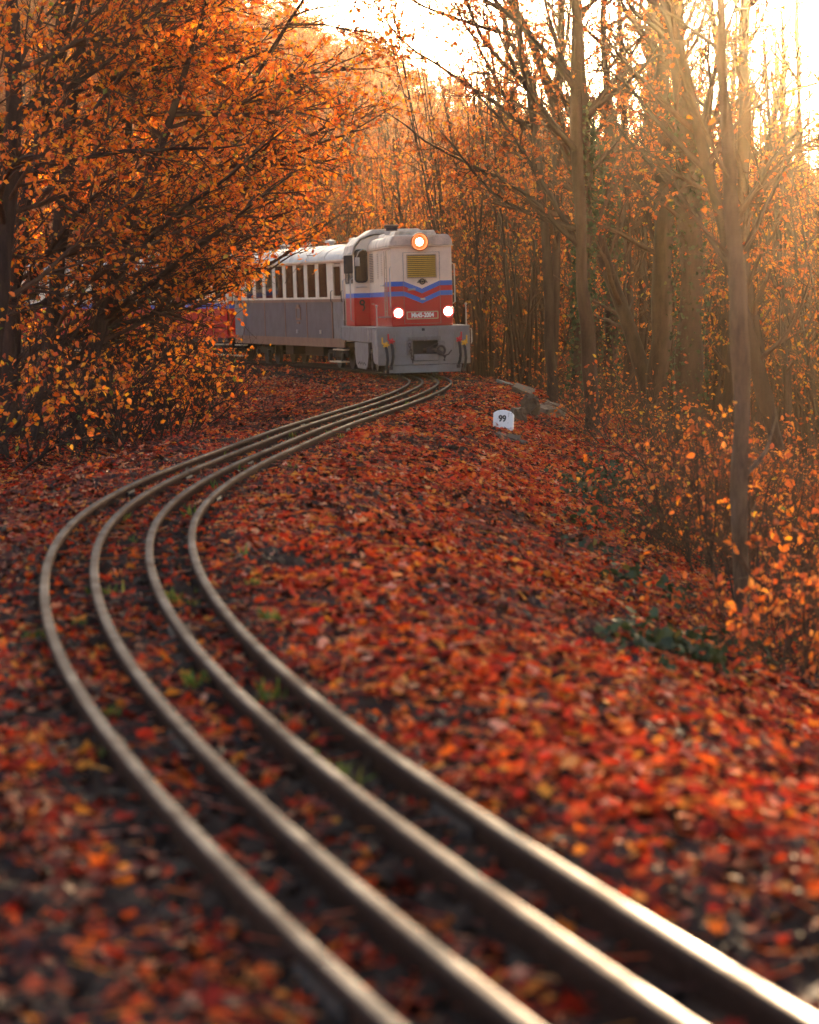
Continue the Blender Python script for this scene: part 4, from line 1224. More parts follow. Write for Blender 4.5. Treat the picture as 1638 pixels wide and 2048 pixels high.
# --- big leafy trees on the left
def clr(d, px0=440, px1=700, py0=620, py1=440): return (at_px(px0, d), CAM_Z + d * (HORIZON - py0) / F_PX, at_px(px1, d), CAM_Z + d * (HORIZON - py1) / F_PX)
make_tree('beech_tree', 21, base_at(75, 45), cfg_leafy((1.3, 0.2, 0.5), 1.15), 9.0, 0.20, (0.10, 0, 1), thin=True, label='dark multi branched beech at the left photo edge with orange leaves arching over the train', clear=clr(45),
          leafmat='leaf_orange', leaf_size=0.085, n_single=260, limb_parts=12, stems=[((0, 0, -.3), (0.02, 0, 1), 9.5, .17), ((.35, .2, -.3), (.22, .05, 1), 9.0, .12), ((-.5, .3, -.3), (.05, .1, 1), 9.5, .15)])
make_tree('beech_tree', 22, base_at(205, 50), cfg_leafy((1.6, 0.0, 0.4), 1.1), 9.0, 0.16, (0.18, 0, 1), thin=True, label='leaning beech between the edge tree and the carriages, long limbs reaching right over the roofs', clear=clr(50),
          leafmat='leaf_orange', leaf_size=0.085, n_single=240, limb_parts=12, stems=[((0, 0, -.3), (.12, 0, 1), 10, .15), ((.4, -.2, -.3), (.2, 0, 1), 9.0, .10), ((-.3, 0, -.3), (.0, 0, 1), 10, .12)])
make_tree('beech_tree', 23, base_at(-30, 41), cfg_leafy((1.2, 0.1, 0.5), 1.0), 9.5, 0.22, (0.08, 0, 1), thin=True, label='thick dark beech trunk cut by the left photo edge, nearest of the leafy trees', clear=clr(41, 440, 600),
          leafmat='leaf_orange', leaf_size=0.085, n_single=160, limb_parts=8)
make_tree('beech_tree', 24, base_at(300, 58), cfg_leafy((0.9, 0.0, 0.6), 0.9), 10, 0.11, (0.06, 0, 1), thin=True, label='slender orange beech standing just in front of the red carriage', clear=clr(58),
          leafmat='leaf_orange', leaf_size=0.085, n_single=120, limb_parts=6)
make_tree('beech_tree', 25, base_at(20, 60), cfg_leafy((0.8, 0.0, 0.6), 1.0), 12, 0.16, (0.03, 0, 1), thin=True, label='tall orange beech standing behind the edge beech', leafmat='leaf_orange', leaf_size=0.09, limb_parts=6)
# --- shrubs below them
LS = [(40, 40, 2.4, 31), (150, 43, 2.6, 32), (255, 47, 1.9, 33), (330, 52, 1.8, 34), (410, 58, 1.6, 35), (-20, 36, 2.3, 36), (225, 40, 1.5, 37), (330, 45, 1.4, 38), (120, 52, 3.2, 39), (455, 66, 1.3, 40)]
LBL = ['tangled dark shrub at the foot of the edge beech', 'dense orange leaved shrub right of the edge beech', 'orange shrub hanging in front of the red carriage side', 'bright orange shrub in front of the join between red and grey carriages',
       'orange spray of leaves in front of the grey carriage wheels', 'dark low shrub cut by the left photo edge', 'small brown shrub near the left shoulder of the track', 'small twiggy shrub beside the track shoulder below the carriages',
       'tall tangled shrub behind the edge beech', 'small yellow orange shrub closest to the grey carriage steps']
for (px, d, h, sd), lb in zip(LS, LBL):
    rg = np.random.default_rng(sd)
    st = [((rg.normal(0, .2), rg.normal(0, .2), -.1), (rg.normal(0.15, .35), rg.normal(0, .3), 1), h * rg.uniform(.7, 1.1), rg.uniform(.014, .026)) for _ in range(9)]
    make_tree('shrub', sd, base_at(px, d), cfg_shrub(1.2, (3.2, 1.6, 2.4)[sd % 3], 8), h, .02, label=lb, cat='shrub', group='shrubs under the beeches', clear=clr(d, 440 + 35 * (sd % 3), 620), leafmat='leaf_orange', leaf_size=0.085, n_single=60, stems=st, twig_mat='bark', sides=(5, 4, 3, 3, 3))

# --- trees on the right that stand out
near = make_tree('young_beech', 41, base_at(1490, 24.6), {0: dict(n=34, wander=0.016, trop=(-0.002, 0, 0.004), tip=0.45, kids=5, k0=0.15, k1=0.9, flare=1.7),
     1: dict(n=8, wander=0.10, trop=(0, 0, 0.01), tip=0.25, L=1.6, r=0.02, ang=(0.7, 1.2), kids=2.5, per_m=True, k0=0.2),
     2: dict(n=5, wander=0.14, trop=(0, 0, 0), tip=0.3, L=0.7, r=0.007, ang=(0.4, 0.9), leaves=2)}, 7.2, 0.086, (-0.014, 0, 1),
     'slim straight grey trunk nearest the camera on the right slope', bark='bark_grey', leafmat='leaf_yellow', leaf_size=0.08, n_single=18, limb_parts=5, sides=(14, 8, 5, 3, 3))
make_tree('oak_tree', 42, base_at(1312, 62), cfg_bare(4.2, 20, 1.15, .22, .02, 3.2), 13, 0.30, (0.01, 0, 1), 'thick twin trunk left of the ivy column in the hazy wood', leafmat='leaf_rust', limb_parts=6,
          stems=[((0, 0, -.3), (0.0, 0, 1), 13, .27), ((.15, .1, -.3), (-.24, 0, 1), 11, .19)])
make_tree('oak_tree', 43, base_at(1385, 60), cfg_bare(3.8, 20, 1.15, .3, .02, 3.2), 13, 0.33, (-0.02, 0, 1), 'thickest hazy trunk with ivy leaves climbing its right side', leafmat='leaf_rust', limb_parts=6, ivy=1400)
make_tree('ivy_covered_tree', 44, base_at(1148, 60), cfg_bare(3.0, 18, 1.1, .3, .03, 4), 11, 0.17, (0.005, 0, 1), 'ivy wrapped trunk at the top of the slope beside the cut log', leafmat='leaf_rust', limb_parts=4, ivy=2600)
make_tree('ivy_covered_tree', 45, base_at(1218, 66), cfg_bare(3.0, 18, 1.1, .3, .03, 4), 11, 0.17, (0.0, 0, 1), 'second ivy wrapped trunk just right of the first', leafmat='leaf_rust', limb_parts=4, ivy=2000)
make_tree('oak_tree', 46, base_at(1490, 52), cfg_bare(3.4, 18, 1.15, .25, .02, 3.2), 11, 0.17, (-0.03, 0, 1), 'hazy trunk with a kink behind the slim nearest trunk', leafmat='leaf_rust', limb_parts=5)
make_tree('oak_tree', 47, base_at(1600, 48), cfg_bare(3.4, 18, 1.15, .25, .02, 3.2), 11, 0.15, (-0.14, 0, 1), 'leaning hazy trunk at the right photo edge', leafmat='leaf_rust', limb_parts=5)
make_tree('oak_tree', 48, base_at(1440, 78), cfg_bare(3.4, 18, 1.15, .25, .02, 3.2), 12, 0.19, (0.05, 0, 1), 'hazy trunk seen between the thick ivy trunk and the slim nearest trunk', leafmat='leaf_rust', limb_parts=5)

make_tree('oak_tree', 49, base_at(1185, 52), {**cfg_bare(4.6, 18, 1.1, .25, .015, 9), 1: {**cfg_bare(4.6)[1], 'bias': BR((-1.6, 0, .2)), 'kids': 3.0}}, 12, 0.15, (-0.02, 0, 1), 'tree with long thin limbs reaching left across the bright sky', leafmat='leaf_rust', limb_parts=8)
make_tree('oak_tree', 50, base_at(1105, 60), {**cfg_bare(4.6, 22, 1.25, .45, .012, 9), 1: {**cfg_bare(4.8, 22, 1.4)[1], 'bias': BR((-1.5, 0, .25)), 'kids': 3.4}}, 12.5, 0.12, (-0.03, 0, 1), 'slender tree right of the timber with fine leafy twigs veiling the bright sky', leafmat='leaf_rust', leaf_size=.07, limb_parts=8)
# --- prototypes of the crowded wood, then copies
def coppice(seed, n, h, r):
    rg = np.random.default_rng(seed)
    return [((rg.normal(0, .25), rg.normal(0, .25), -.2), (rg.normal(0, .16), rg.normal(0, .16), 1), h * rg.uniform(.7, 1.1), r * rg.uniform(.6, 1.2)) for _ in range(n)]
protos = []
WG = 'bare trees of the crowded wood right of and behind the train'
protos.append(make_tree('bare_tree', 51, (0, 0, 0), cfg_bare(2.8, 17, 1.15, .2, .03, 3), 11, 0.13, leafmat='leaf_rust', leaf_size=.07, group=WG))
protos.append(make_tree('bare_tree', 52, (0, 0, 0), cfg_bare(2.4, 16, 1.2, .25, .04, 3), 10, 0.10, leafmat='leaf_rust', leaf_size=.07, group=WG))
protos.append(make_tree('bare_tree', 53, (0, 0, 0), cfg_bare(2.0, 8, 1.1, .25, .05, 3, 1.0), 9, 0.06, leafmat='leaf_rust', leaf_size=.07, group=WG, stems=coppice(5, 4, 9.5, .055)))
protos.append(make_tree('bare_tree', 54, (0, 0, 0), cfg_bare(1.8, 7, 1.1, .2, .05, 3.5, 1.0), 8, 0.05, leafmat='leaf_yellow', group=WG, stems=coppice(6, 6, 8.0, .042)))
WL = ['tall slim bare tree', 'slight twiggy bare tree', 'few stemmed bare tree', 'many stemmed yellow leaved tree']
rg = np.random.default_rng(77)
spots = [(960, 92, 2), (1000, 84, 3), (1045, 80, 2), (985, 100, 0), (1075, 90, 3), (1100, 74, 1), (930, 104, 2), (1180, 80, 0), (1255, 74, 1), (1530, 66, 0), (1570, 74, 1), (1340, 84, 1), (1270, 90, 0), (1620, 82, 0), (900, 112, 0), (860, 112, 2), (800, 120, 3), (760, 116, 2), (700, 122, 0), (640, 126, 3)]
for _ in range(62):
    d = rg.uniform(76, 140)
    spots.append((rg.uniform(900, 1720), d, int(rg.integers(0, 4))))
for _ in range(30):
    spots.append((rg.uniform(980, 1700), rg.uniform(66, 104), int(rg.integers(2, 4))))
for px in range(660, 960, 22): spots.append((px + rg.uniform(-8, 8), rg.uniform(106, 135), int(rg.integers(2, 4))))
for _ in range(40):
    d = rg.uniform(108, 160)
    spots.append((rg.uniform(-60, 900), d, int(rg.integers(0, 4))))
def landmark(px, d, tree=True):
    marks = [(0, 'at the left photo edge'), (200, 'behind the leaning beech'), (420, 'above the red carriage roof'), (590, 'above the grey carriage roof'), (720, 'behind the cab roof'), (850, 'directly behind the locomotive nose'), (960, 'just right of the locomotive'),
             (1060, 'beyond the concrete slab and timber'), (1148, 'beside the first ivy wrapped trunk'), (1218, 'beside the second ivy wrapped trunk'), (1312, 'beside the thick twin trunk'), (1385, 'beside the thickest ivy trunk'),
             (1440, 'right of the thickest ivy trunk'), (1490, 'behind the slim nearest trunk'), (1560, 'right of the slim nearest trunk'), (1640, 'at the right photo edge')]
    w = min(marks, key=lambda m: abs(m[0] - px))[1]
    if tree: dep = 'far back ' if d > 118 else ('deeper in ' if d > 96 else '')
    else: dep = 'nearby ' if d < 34 else ('mid bank ' if d < 58 else 'on the far bank ')
    return dep + w
used = set()
for px, d, k in spots:
    x = at_px(px, d)
    u, ss = nearest([(x, d)])
    if abs(u[0]) < 3.0: continue
    o = protos[k] if k not in used else copy_tree(protos[k])
    used.add(k)
    o.location = (x, d, gz(x, d) - 0.1)
    sc = rg.uniform(1.15, 1.6) if px > 640 else rg.uniform(.9, 1.2)
    o.scale = (sc * .85, sc * .85, sc * rg.uniform(0.95, 1.1))
    o.rotation_euler = (rg.normal(0, .03), rg.normal(0, .03), rg.uniform(0, 2 * PI))
    tag(o, WL[k] + ' ' + landmark(px, d), 'tree', WG)

# --- undergrowth on the right bank
def shrub_proto(seed, n, h, leaves, mat, size, spread=.3):
    rg = np.random.default_rng(seed)
    st = [((rg.normal(0, .22), rg.normal(0, .22), -.1), (rg.normal(0, spread), rg.normal(0, spread), 1), h * rg.uniform(.6, 1.1), rg.uniform(.008, .016)) for _ in range(n)]
    return make_tree('undergrowth_shrub', seed, (0, 0, 0), cfg_shrub(.9, leaves, 6), h, .015, cat='shrub', group='undergrowth shrubs on the right bank', leafmat=mat, leaf_size=size, stems=st, big=True, sides=(5, 4, 3, 3, 3))
sh = [shrub_proto(61, 8, 2.0, 1.3, 'leaf_yellow', .058), shrub_proto(62, 9, 1.7, 1.7, 'leaf_orange', .056), shrub_proto(63, 10, 2.2, 1.6, 'leaf_rust', .07), shrub_proto(64, 7, 1.1, 5, 'leaf_rust', .07, .5), shrub_proto(65, 5, 2.6, 1.9, 'leaf_yellow', .06)]
SL = ['thin shrub with yellow orange leaves', 'bushy orange shrub', 'nearly bare tangled shrub', 'low rusty bush', 'tall yellow leaved spray']
rg = np.random.default_rng(91)
sp_ = [(1330, 36, 4), (1270, 42, 4), (1400, 33, 0), (1560, 30, 2), (1610, 27, 0), (1590, 34, 2), (1540, 38, 0), (1620, 22, 3), (1600, 23, 3), (1640, 19.5, 3), (1610, 20.5, 2), (1420, 29, 2), (1380, 38, 2), (1340, 44, 0), (1240, 48, 2), (1200, 55, 1), (1010, 72, 1), (1050, 68, 3), (985, 75, 3), (960, 78, 1), (1090, 66, 2), (1450, 36, 2), (1500, 30, 2), (1545, 26, 2)]
for _ in range(75):
    d = rg.uniform(24, 95)
    sp_.append((rg.uniform(960, 1700), d, int(rg.choice([0, 1, 2, 2, 3, 0]))))
used = set()
for px, d, k in sp_:
    x = at_px(px, d)
    u, ss = nearest([(x, d)])
    lim = 4.6 if d < 46 else 3.4
    if u[0] < lim: continue
    o = sh[k] if k not in used else copy_tree(sh[k])
    used.add(k)
    o.location = (x, d, gz(x, d) - 0.05)
    sc = rg.uniform(0.75, 1.25)
    o.scale = (sc, sc, sc)
    o.rotation_euler = (rg.normal(0, .08), rg.normal(0, .08), rg.uniform(0, 2 * PI))
    tag(o, SL[k] + ' ' + landmark(px, d, False), 'shrub', 'undergrowth shrubs on the right bank')

# fallen branch at the foot of the slim trunk
tr = Tree(71)
tr.grow(0, (0, 0, 0), (-1, 0.25, 0.12), 1.6, .035, {0: dict(n=9, wander=.07, trop=(0, 0, .004), tip=.4, kids=7, k0=.1), 1: dict(n=5, wander=.12, trop=(0, 0, .02), tip=.3, L=.6, r=.010, ang=(.4, .9), kids=2, k0=.2), 2: dict(n=4, wander=.15, trop=(0, 0, 0), tip=.4, L=.3, r=.005, ang=(.4, .9))})
V, Q = Tree.tubes(tr.br[0], 7)
p = ground_spot(1478, 1222, 0.10)
fb = link('fallen_branch', mesh_np('fallen_branch', V, [Q], [M['bark']]), None, p)
tag(fb, 'dark fallen branch lying against the foot of the slim nearest trunk', 'branch')
for b in tr.br[1] + tr.br[2]:
    V, Q = Tree.tubes([b], 4)
    link('twig', mesh_np('twig', V, [Q], [M['bark']]), fb)

print('trees done', time.time() - T0)
# ------------------------------------------------------------------ scattering by geometry nodes (stuff nobody could count)
def scatter(name, pts, rots, scales, idx, protos_, label):
    col = bpy.data.collections.new(name + '_kinds')
    for i, o in enumerate(protos_):
        o.name = '%s_kind_%02d' % (name, i)
        col.objects.link(o)
    me = bpy.data.meshes.new(name)
    me.vertices.add(len(pts))
    me.vertices.foreach_set('co', np.asarray(pts, np.float32).ravel())
    for nm, typ, arr, key in (('rot', 'FLOAT_VECTOR', rots, 'vector'), ('scl', 'FLOAT', scales, 'value'), ('pick', 'INT', idx, 'value')):
        a = me.attributes.new(nm, typ, 'POINT')
        a.data.foreach_set(key, np.asarray(arr, np.int32 if typ == 'INT' else np.float32).ravel())
    o = link(name, me)
    ng = bpy.data.node_groups.new(name + '_nodes', 'GeometryNodeTree')
    ng.interface.new_socket('Geometry', in_out='INPUT', socket_type='NodeSocketGeometry')
    ng.interface.new_socket('Geometry', in_out='OUTPUT', socket_type='NodeSocketGeometry')
    N, Lk = ng.nodes, ng.links
    gi, go = N.new('NodeGroupInput'), N.new('NodeGroupOutput')
    ci = N.new('GeometryNodeCollectionInfo')
    ci.inputs['Collection'].default_value = col
    ci.inputs['Separate Children'].default_value = True
    ci.inputs['Reset Children'].default_value = True
    iop = N.new('GeometryNodeInstanceOnPoints')
    iop.inputs['Pick Instance'].default_value = True
    def attr(nm, typ):
        nd = N.new('GeometryNodeInputNamedAttribute')
        nd.data_type = typ
        nd.inputs['Name'].default_value = nm
        return nd.outputs['Attribute']
    e2r = N.new('FunctionNodeEulerToRotation')
    Lk.new(attr('rot', 'FLOAT_VECTOR'), e2r.inputs[0])
    Lk.new(gi.outputs[0], iop.inputs['Points'])
    Lk.new(ci.outputs[0], iop.inputs['Instance'])
    Lk.new(attr('pick', 'INT'), iop.inputs['Instance Index'])
    Lk.new(e2r.outputs[0], iop.inputs['Rotation'])
    Lk.new(attr('scl', 'FLOAT'), iop.inputs['Scale'])
    Lk.new(iop.outputs[0], go.inputs[0])
    md = o.modifiers.new('scatter', 'NODES')
    md.node_group = ng
    return tag(o, label, kind='stuff')
def slope_rot(P, rg, yaw=True):
    e = 0.15
    zx = (ground_z(P[:, 0] + e, P[:, 1]) - ground_z(P[:, 0] - e, P[:, 1])) / (2 * e)
    zy = (ground_z(P[:, 0], P[:, 1] + e) - ground_z(P[:, 0], P[:, 1] - e)) / (2 * e)
    n = len(P)
    psi = rg.uniform(0, 2 * PI, n)
    Rr = np.empty((n, 3))
    for i in range(n):
        nz = Vector((-zx[i], -zy[i], 1)).normalized()
        q = nz.to_track_quat('Z', 'Y') @ Matrix.Rotation(psi[i], 4, 'Z').to_quaternion()
        Rr[i] = q.to_euler()
    return Rr

def leaf_patch(seed, n, rad, smin, smax, mat, hz=0.035, lobed=0.5):
    rg = np.random.default_rng(seed)
    V, F, tint = [], [], []
    for i in range(n):
        rr = rad * math.sqrt(rg.random()); a = rg.uniform(0, 2 * PI)
        c_ = np.array([rr * math.cos(a), rr * math.sin(a), rg.uniform(0.004, hz)])
        L = rg.uniform(smin, smax)
        if rg.random() < lobed:      # maple shape
            ang = np.radians([-90, -38, -8, 22, 48, 72, 90, 108, 132, 158, 188, 218])
            rad_ = np.array([.38, .42, .30, .52, .32, .40, .62, .40, .32, .52, .30, .42]) * L
        else:                        # oval
            ang = np.radians(np.arange(-90, 270, 36.0))
            rad_ = np.array([.5, .36, .28, .27, .34, .52, .34, .27, .28, .36]) * L
        curl = rg.normal(0, 0.35)
        x, y = rad_ * np.cos(ang), rad_ * np.sin(ang)
        z = curl * (x * x + 0.4 * y * y) / L * 1.6 + rg.normal(0, .05, len(x)) * L
        q = np.concatenate([[[0, 0, 0]], np.stack([x, y, z], 1)])
        tl = rg.normal(0, 0.42, 2)
        m = Matrix.Rotation(rg.uniform(0, 2 * PI), 3, 'Z') @ Matrix.Rotation(tl[0], 3, 'X') @ Matrix.Rotation(tl[1], 3, 'Y')
        q = q @ np.array(m).T + c_
        b = len(V)
        k = len(x)
        V += list(q)
        F += [(b, b + 1 + j, b + 1 + (j + 1) % k) for j in range(k)]
        tint += [rg.random() * 0.999] * k
    for i in range(max(1, n // 12) if n > 1 else 0):      # broken twigs among the leaves
        a, L = rg.uniform(0, 2 * PI), rg.uniform(.08, .28)
        rr = rad * math.sqrt(rg.random()); b2 = rg.uniform(0, 2 * PI)
        c_ = np.array([rr * math.cos(b2), rr * math.sin(b2), rg.uniform(.02, hz + .02)])
        d_ = np.array([math.cos(a), math.sin(a), rg.normal(0, .12)]) * L
        p_ = np.array([-math.sin(a), math.cos(a), 0]) * .004
        q_ = np.array([0, 0, .006])
        b = len(V)
        V += [c_ - p_, c_ + p_, c_ + q_, c_ + d_ - p_ * .5, c_ + d_ + p_ * .5, c_ + d_ + q_ * .6]
        F += [(b, b + 1, b + 4), (b, b + 4, b + 3), (b + 1, b + 2, b + 5), (b + 1, b + 5, b + 4), (b + 2, b, b + 3), (b + 2, b + 3, b + 5)]
        tint += [rg.choice([.02, .16])] * 6
    me = mesh_np('leaf_patch', np.array(V), [np.array(F)], [mat], False, {'tint': ('FACE', np.array(tint))})
    return bpy.data.objects.new('leaf_patch', me)

rg = np.random.default_rng(101)
def area_points(n, x0, x1, y0, y1):
    return np.stack([rg.uniform(x0, x1, n), rg.uniform(y0, y1, n)], 1)
# near and middle ground, denser away from the rails
cand = np.concatenate([area_points(9000, -6, 7, 5.5, 30), area_points(9000, -8, 9, 28, 62), area_points(7000, -14, 12, 60, 100), area_points(5000, -20, 34, 75, 135)])
u, ss = nearest(cand)
zc = ground_z(cand[:, 0], cand[:, 1])
vis = in_view(np.concatenate([cand, zc[:, None]], 1) + np.array([0, 0, 0.0])) | (np.abs(at_px(IMG_W, cand[:, 1]) - np.abs(cand[:, 0])) < 1.0)
patchy = vnoise(cand[:, 0], cand[:, 1], 0.9) + vnoise(cand[:, 0], cand[:, 1], 2.7) * .6
pk = np.where(np.abs(u) < 0.98, 0.0, np.where(np.abs(u) < 1.5, 0.55, 0.95)) + patchy * 0.9 * (np.abs(u) < 3.2) * (np.abs(u) > 0.98)
pk = np.where((u < -2.2), np.minimum(pk, .8), pk)
pk = np.where((u < -0.7) & (cand[:, 1] < 15), pk * .55, pk)  # sparser leaves at near left bare dark soil, imitating a shaded corner
ok = vis & (rg.random(len(cand)) < pk)
Pn = cand[ok]; zn = zc[ok]; un = u[ok]
patches = [leaf_patch(200 + i, 56, 0.40, 0.045, 0.09, M['leaf_litter'] if i < 10 else M['leaf_wet'], 0.03 + 0.03 * (i % 3)) for i in range(14)]
rot = slope_rot(np.concatenate([Pn, zn[:, None]], 1), rg)
scatter('leaf_litter', np.concatenate([Pn, zn[:, None] + 0.004], 1), rot, rg.uniform(.85, 1.15, len(Pn)), np.where(rg.random(len(Pn)) < np.clip(0.12 + 1.5 * (vnoise(Pn[:, 0] + 40, Pn[:, 1], .7) + .6 * vnoise(Pn[:, 0], Pn[:, 1] + 90, 1.9)) + .45 * (un < -.7) + .25 * (np.abs(un) < 1.8), 0, .85), rg.integers(10, 14, len(Pn)), rg.integers(0, 10, len(Pn))), patches, 'red and orange fallen leaves covering the bank and the track bed')  # dark leaf kinds favour the left, standing in for shade on that side
# small heaps in the gaps between the rails
gs_ = rg.uniform(-2, 75, 15000)
gu_ = rg.choice([-.325, 0.0, .325, -.66, .66, -.85, .85], 15000) + rg.normal(0, .04, 15000)
near_rail = np.min(np.abs(gu_[:, None] - np.array(RAIL_U)[None]), 1)
Pq = on_track(gs_, gu_)
pt = vnoise(Pq[:, 0], Pq[:, 1], 0.8) + vnoise(Pq[:, 0], Pq[:, 1], 2.5) * .7
okq = (near_rail > 0.095) & (rg.random(15000) < 0.8 + pt * 1.1) & in_view(Pq) & (Pq[:, 1] > 5)
Pq = Pq[okq]
zq = ground_z(Pq[:, 0], Pq[:, 1])
smalls = [leaf_patch(250 + i, 9, 0.13, 0.05, 0.095, M['leaf_litter'] if i < 5 else M['leaf_wet'], 0.025) for i in range(8)]
scatter('leaf_drift', np.stack([Pq[:, 0], Pq[:, 1], zq + .004], 1), np.stack([0 * zq, 0 * zq, rg.uniform(0, 6.28, len(zq))], 1), rg.uniform(.85, 1.1, len(zq)), rg.integers(0, 8, len(zq)), smalls, 'fallen leaves drifted between the rails')
print('litter', len(Pn), time.time() - T0)

# single leaves that can be picked apart, lying nearest on the ground
lm_ = []
for i in range(6):
    o = leaf_patch(300 + i, 1, 0.001, 0.085, 0.11, M['leaf_litter'], 0.01, 0.0 if i < 2 else 1.0)
    lm_.append(o.data); bpy.data.objects.remove(o)
cnt = 0
for (x, y) in area_points(1400, -3.6, 4.0, 8.2, 26):
    u1, _ = nearest([(x, y)])
    z = gz(x, y)
    if not in_view(np.array([[x, y, z]]))[0] or min(abs(u1[0] - q) for q in RAIL_U) < 0.10: continue
    lo = link('leaf', lm_[int(rg.integers(0, 6))], ground, (x, y, z + 0.035))
    lo.rotation_euler = (rg.normal(0, .3), rg.normal(0, .3), rg.uniform(0, 6.28))
    s_ = rg.uniform(.8, 1.2)
    lo.scale = (s_, s_, s_)
    cnt += 1
    if cnt >= 290: break

# ballast stones
M['ballast'] = bark_mat('ballast_stone', (0.022, 0.011, 0.007), (0.085, 0.047, 0.031), 9.0)
def stone_patch(seed, n, rad):
    rg = np.random.default_rng(seed)
    mb = MB()
    for i in range(n):
        rr = rad * math.sqrt(rg.random()); a = rg.uniform(0, 2 * PI)
        c_ = Vector((rr * math.cos(a), rr * math.sin(a), rg.uniform(-.01, .018)))
        s_ = rg.uniform(.018, .038)
        pts = [Vector(v_) for v_ in ((1, 1, 1), (1, -1, -1), (-1, 1, -1), (-1, -1, 1), (0, 0, 1.5), (1.4, 0, 0), (-1.4, 0, 0), (0, 1.4, 0), (0, -1.4, 0))]
        bm = bmesh.new()
        for q in pts: bm.verts.new(c_ + Vector((q.x * s_ * rg.uniform(.6, 1.2), q.y * s_ * rg.uniform(.6, 1.2), q.z * s_ * rg.uniform(.5, .9))))
        bmesh.ops.convex_hull(bm, input=bm.verts)
        bm.verts.index_update()
        mb.add([v_.co[:] for v_ in bm.verts], [[v_.index for v_ in f.verts] for f in bm.faces])
        bm.free()
    return bpy.data.objects.new('stone_patch', mb.mesh('stone_patch', M['ballast']))
sv = rg.uniform(-1, 92, 6500); uv = rg.uniform(-2.0, 2.1, 6500)
Pb = on_track(sv, uv)
okb = in_view(Pb) & (Pb[:, 1] > 5)
Pb = Pb[okb]
zb = ground_z(Pb[:, 0], Pb[:, 1])
scatter('ballast', np.stack([Pb[:, 0], Pb[:, 1], zb], 1), np.stack([0 * zb, 0 * zb, rg.uniform(0, 6.28, len(zb))], 1), rg.uniform(.8, 1.3, len(zb)), rg.integers(0, 5, len(zb)), [stone_patch(400 + i, 16, .22) for i in range(5)], 'dark ballast stones of the track bed between the leaves')

# ivy patch on the slope and grass tufts by the rails
def ivy_patch(seed, n, rad):
    rg = np.random.default_rng(seed)
    a = rg.uniform(0, 2 * PI, n); r_ = rad * np.sqrt(rg.random(n))
    pos = np.stack([r_ * np.cos(a), r_ * np.sin(a), rg.uniform(.02, .16, n)], 1)
    return bpy.data.objects.new('ivy_patch', leaves_mesh('ivy_patch', rg, pos, rg.normal(0, 1, (n, 3)), .07, M['leaf_green'], .48, .1))
pts = []
for cx, cy_, n, sx_, sy_ in ((1255, 1005, 34, 60, 45), (1320, 1080, 9, 35, 25), (1190, 960, 12, 30, 20), (1300, 1195, 3, 8, 6), (1545, 1300, 4, 40, 20), (1330, 1330, 6, 30, 15), (1450, 1330, 6, 30, 15)):
    for _ in range(n):
        q = ground_spot(cx + rg.normal(0, sx_), cy_ + rg.normal(0, sy_))
        pts.append(q[:])
pts = np.array(pts)
scatter('ivy_ground_cover', pts, slope_rot(pts, rg), rg.uniform(.7, 1.2, len(pts)), rg.integers(0, 3, len(pts)), [ivy_patch(500 + i, 42, .35) for i in range(3)], 'dark green ivy leaves spreading over the right slope')
def tuft(seed, n):
    rg = np.random.default_rng(seed)
    pos = np.stack([rg.normal(0, .03, n), rg.normal(0, .03, n), np.zeros(n)], 1)
    tg = np.stack([rg.normal(0, .5, n), rg.normal(0, .5, n), np.full(n, 3.0)], 1)
    return bpy.data.objects.new('tuft', leaves_mesh('tuft', rg, pos, tg, .10, M['grass'], .07, -.6, False))
sv = rg.uniform(4, 70, 90); uv = rg.choice([-.56, -.30, -.1, .1, .28, .40, .62, .8], 90) + rg.normal(0, .05, 90)
Pg = on_track(sv, uv); zg = ground_z(Pg[:, 0], Pg[:, 1])
scatter('grass', np.stack([Pg[:, 0], Pg[:, 1], zg], 1), np.stack([0 * zg, 0 * zg, rg.uniform(0, 6.28, len(zg))], 1), rg.uniform(.5, 1.1, len(zg)), rg.integers(0, 3, len(zg)), [tuft(600 + i, 16) for i in range(3)], 'small green grass tufts beside the rails')

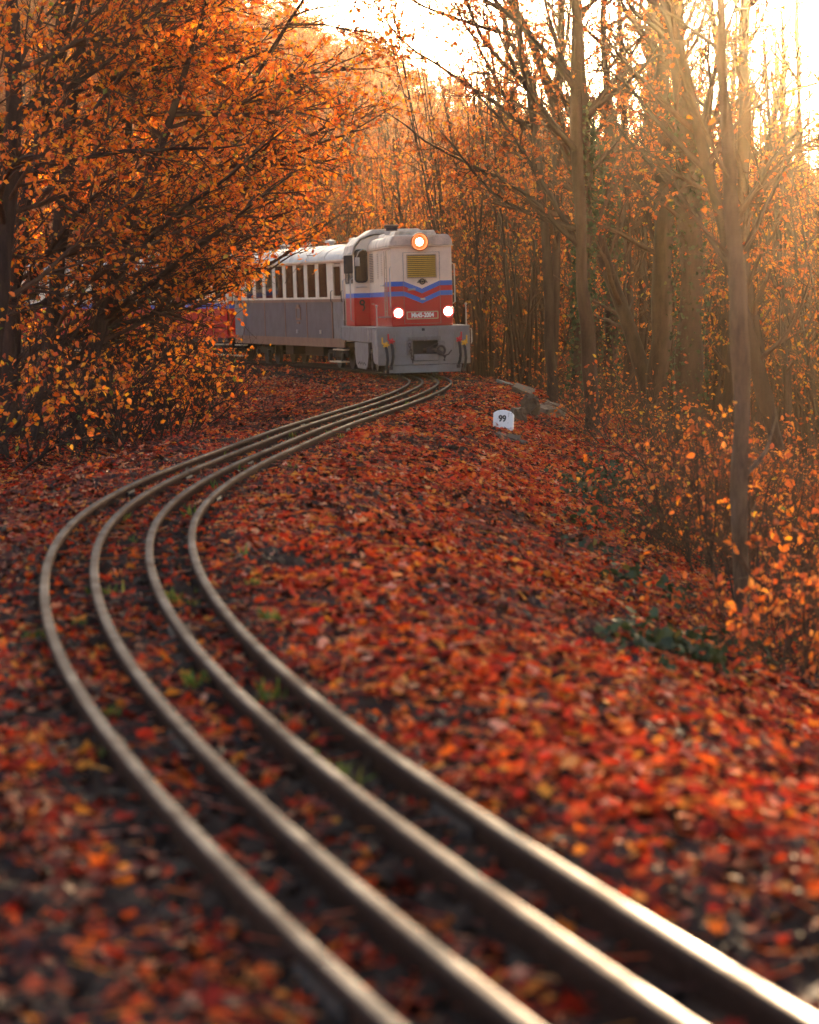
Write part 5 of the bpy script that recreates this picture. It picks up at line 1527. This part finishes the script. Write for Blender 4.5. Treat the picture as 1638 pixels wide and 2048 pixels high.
# far wood on the hillside: one mass
def far_tree(seed, leaves, mat):
    tr = Tree(seed)
    tr.grow(0, (0, 0, 0), (0, 0, 1), 9, .12, {0: dict(n=8, wander=.05, trop=(0, 0, .01), tip=.3, kids=15, k0=.2), 1: dict(n=6, wander=.1, trop=(0, 0, .04), tip=.25, L=3.0, r=.05, ang=(.5, 1.1), kids=9, k0=.15, tapL=.5, leaves=leaves * .5),
                                                2: dict(n=4, wander=.14, trop=(0, 0, .02), tip=.3, L=1.2, r=.022, ang=(.4, .9), leaves=leaves, tapL=.3)})
    V, Q, n0 = [], [], 0
    for lv, sd in ((0, 6), (1, 4), (2, 3)):
        v_, q_ = Tree.tubes(tr.br[lv], sd); V.append(v_); Q.append(q_ + n0); n0 += len(v_)
    A = np.concatenate(tr.leaf)
    d, s_, nn = leaf_frames(tr.r, A[:, 3:])
    L = (.20 * tr.r.uniform(.6, 1.3, len(A)))[:, None]
    pos = A[:, :3] + tr.r.normal(0, .12, (len(A), 3))
    lv = np.stack([pos, pos + d * L * .5 + s_ * L * .4, pos + d * L, pos + d * L * .5 - s_ * L * .4], 1).reshape(-1, 3)
    lq = np.arange(len(A))[:, None] * 4 + np.arange(4)[None] + n0
    Qa = np.concatenate(Q)
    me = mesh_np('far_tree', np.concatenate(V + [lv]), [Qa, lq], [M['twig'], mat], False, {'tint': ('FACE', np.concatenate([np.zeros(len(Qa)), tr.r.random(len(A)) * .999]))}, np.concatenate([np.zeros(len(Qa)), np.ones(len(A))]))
    return bpy.data.objects.new('far_tree', me)
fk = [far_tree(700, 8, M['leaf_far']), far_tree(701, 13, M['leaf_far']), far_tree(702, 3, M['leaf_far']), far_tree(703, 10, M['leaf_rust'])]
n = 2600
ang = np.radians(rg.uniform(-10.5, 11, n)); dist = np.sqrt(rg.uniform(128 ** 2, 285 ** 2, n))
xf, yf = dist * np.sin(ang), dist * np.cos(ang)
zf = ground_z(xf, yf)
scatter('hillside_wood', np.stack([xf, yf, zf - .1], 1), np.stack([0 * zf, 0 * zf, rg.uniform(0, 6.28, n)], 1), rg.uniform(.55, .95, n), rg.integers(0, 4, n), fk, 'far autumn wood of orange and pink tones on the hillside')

# ------------------------------------------------------------------ the hazy air
t = NT('haze_air')
t.t.nodes.remove(t.p)
pv = t.n('ShaderNodeVolumePrincipled')
pv.inputs['Color'].default_value = (1.0, 0.76, 0.46, 1)
pv.inputs['Density'].default_value = HAZE_D
pv.inputs['Anisotropy'].default_value = HAZE_G
t.l(pv.outputs[0], t.out.inputs['Volume'])
zs_all = GZ
hz = MB().box(-152, 152, -6, 302, float(GZ.min()) - 1.0, float(GZ.max()) + 13.0).build('haze', t.m)
tag(hz, 'golden haze in the air of the wood', kind='stuff')
print('script', time.time() - T0)
